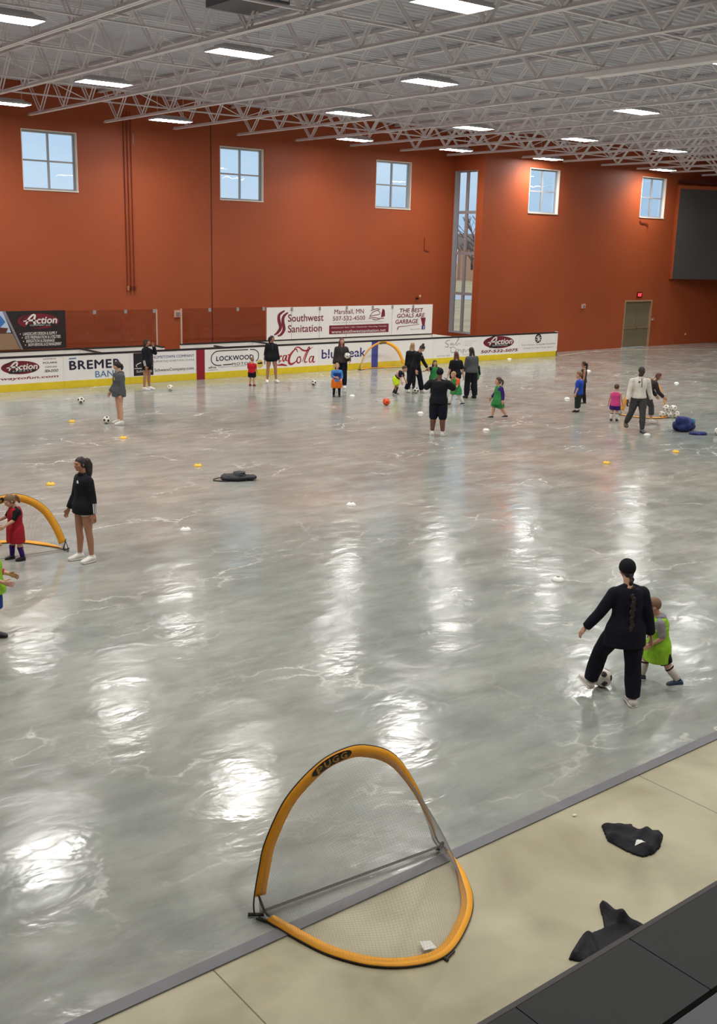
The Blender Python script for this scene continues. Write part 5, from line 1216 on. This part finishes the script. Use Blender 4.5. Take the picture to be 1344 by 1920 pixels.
person('man in black t-shirt and black shorts seen from behind with both arms raised', (820, 816), 1.80, 174,
    dict(male=True, girth=1.10, hair='short', hairc='dark', cap=BLK, skin='brown', top=(BLK, -.20, .95, .026), bottom=(NVY, 1.02, .016, .15), socks=(cloth('sock_white', (225, 222, 214)), .88), shoes=(WSH, M_SOLE), aR=(52, 34, 122, 30), aL=(52, 34, 122, 30), lR=(0, 4, 2, 10), lL=(2, 4, 2, 10), hpitch=4, shoesize=1.1))
person('girl with long auburn hair in black t-shirt seen from behind', (851, 748), 1.58, -165,
    dict(hair='long', hairc='auburn', tail=1.1, top=(BLK, -.1, .9, .020), bottom=(BLK, .4, .016, .1), shoes=(WSH, M_SOLE), aL=(-4, 14, 10, 0), aR=(-2, 16, 16, 0)))
person('woman in grey hoodie and black trousers with long black hair, turned away near the boards', (880, 746), 1.70, -150,
    dict(hair='long', hairc='dark', tail=1.5, skin='tan', top=(GRY, -.12, 1.95, .026), topname='hoodie', bottom=(BLK, 1.95, .018, .15), shoes=(KSH, M_SOLEK), lL=(6, 3, 6), lR=(-4, 3, 4), aL=(14, 8, 40, 10), aR=(8, 8, 30, 10), lean=5))
person('blond child in green bib, orange sleeves and white leggings, running toward the left', (853, 760), 1.16, -52,
    dict(hair='short', hairc='blond', top=(ORR, -.1, .9, .018), bottom=(WHT, 1.85, .010, .05), bib=(GRN, -.5, .034, .28), shoes=(KSH, M_SOLE), socks=(WHT, .7), lean=12, aL=(30, 14, 30, 10), aR=(20, 14, 40, 10), lR=(26, 8, 16), lL=(-16, 10, 18), hpitch=12), True)
person('dark haired child in green bib facing the camera near the boards', (888, 731), 1.12, 2,
    dict(hair='short', hairc='dark', top=(BLK, -.1, 1.9, .014), bottom=(BLK, .7, .02, .2), bib=(GRN, -.5, .024, .08), socks=(BLK, .4), shoes=(KSH, M_SOLEK), aR=(20, 8, 118, 20), aL=(2, 12, 8, 0)), True)
person('child in green bib with purple sleeves walking toward the left on open floor', (932, 785), 1.28, -66,
    dict(hair='ponytail', hairc='brown', tail=.6, tailw=.6, top=(PUR, -.1, 1.95, .016), collar=cloth('yellow_collar', (222, 204, 70)), bottom=(GRN, .95, .026, .3), bib=(GRN, -.46, .026, .12), shoes=(KSH, M_SOLE), aL=(-14, 12, 18, 0), aR=(14, 14, 18, 0), lR=(20, 4, 12), lL=(-16, 4, 20)), True)
person('girl with dark ponytail and black leggings standing behind the boy in the blue shirt', (1087, 757), 1.40, -84,
    dict(hair='ponytail', hairc='dark', tail=1.3, skin='tan', top=(CHAR, -.15, .0, .014), bottom=(BLK, 1.95, .010, .1), shoes=(KSH, M_SOLE), lR=(8, 4, 4), lL=(-6, 4, 4)))
person('boy in royal blue shirt and dark trousers standing with his back half turned', (1079, 772), 1.30, -105,
    dict(hair='short', hairc='lightbrown', top=(BLU, -.2, .95, .020), badge=(.1, .55, .03, SKY), bottom=(OLV, 1.75, .016, .1), socks=(WHT, .75), shoes=(KSH, M_SOLEK), aR=(6, 6, 10, 0), aL=(4, 8, 10, 0), lR=(2, 3, 2), lL=(0, 3, 2)), True)
person('small girl in pink tank top and white shin guards walking away beside the right goal', (1151, 790), 1.14, 168,
    dict(hair='short', hairc='brown', top=(PNK, -.25, 0, .020), bottom=(PUR, .78, .018, .2), guards=(WHT, BLK), socks=(BLK, .8), shoes=(KSH, M_SOLE), aR=(4, 14, 10, 0), aL=(4, 14, 10, 0), lR=(4, 2, 4), lL=(-3, 2, 4)), True)
person('man in white quarter-zip pullover and grey trousers walking in front of the right goal', (1189, 809), 1.84, 20,
    dict(male=True, girth=1.04, hair='buzz', hairc='dark', skin='dark', top=(WHT, -.06, 1.90, .012), collar=WHT, zip=DKG, badge=(.35, .8, .018, BLKI), bottom=(DKG, 1.94, .007, .0), shoes=(GSH, M_SOLEK), aR=(8, 15, 14, 12), aL=(-8, 19, 20, 12), lR=(-14, 6, 26, 10, -10), lL=(12, 2, 6, 10), hyaw=14))
person('woman with long brown hair bending over by the right goal, behind the man in white', (1214, 793), 1.62, 118,
    dict(hair='long', hairc='auburn', tail=1.0, top=(CHAR, -.1, 1.9, .020), bottom=(DKG, 1.6, .014, .1), shoes=(WSH, M_SOLE), lean=38, hpitch=-5, aR=(58, 8, 30, 0), aL=(60, 8, 20, 0), lR=(26, 4, 22), lL=(8, 4, 16)))
person('woman in all black with cap and long braid, foot over a ball', (1140, 1306), 1.66, -158,
    dict(hair='braid', hairc='dark', cap=BLK, top=(NVY, -.42, 1.96, .022, .15), topname='sweater', bottom=(NVY, 1.93, .013, .22), shoes=(WSH, M_SOLE), lL=(30, 14, 16, 10, 14), lR=(-4, 3, 4, 8), aL=(12, 30, 12, 0), aR=(0, 17, 14, 0), lean=4, hpitch=14, hyaw=8, face=True, shoesize=1.1))
person('blond boy in lime green bib running beside the woman in all black', (1229, 1282), 1.12, -80,
    dict(hair='buzz', hairc='lightbrown', top=(TEE, -.1, 1.0, .018), hood=True, bottom=(BLK, .95, .016, .2), bib=(LIME, -.60, .032, .20), guards=(WHT, cloth('guard_dark', (74, 36, 40))), socks=(NVY, .72), shoes=(TSH, M_SOLE), lean=8, aL=(-4, 12, 66, 8), aR=(26, 10, 40, 6), lR=(30, 5, 26, 6), lL=(-26, 6, 12, 4, -6), hpitch=10, shoesize=1.2), True)
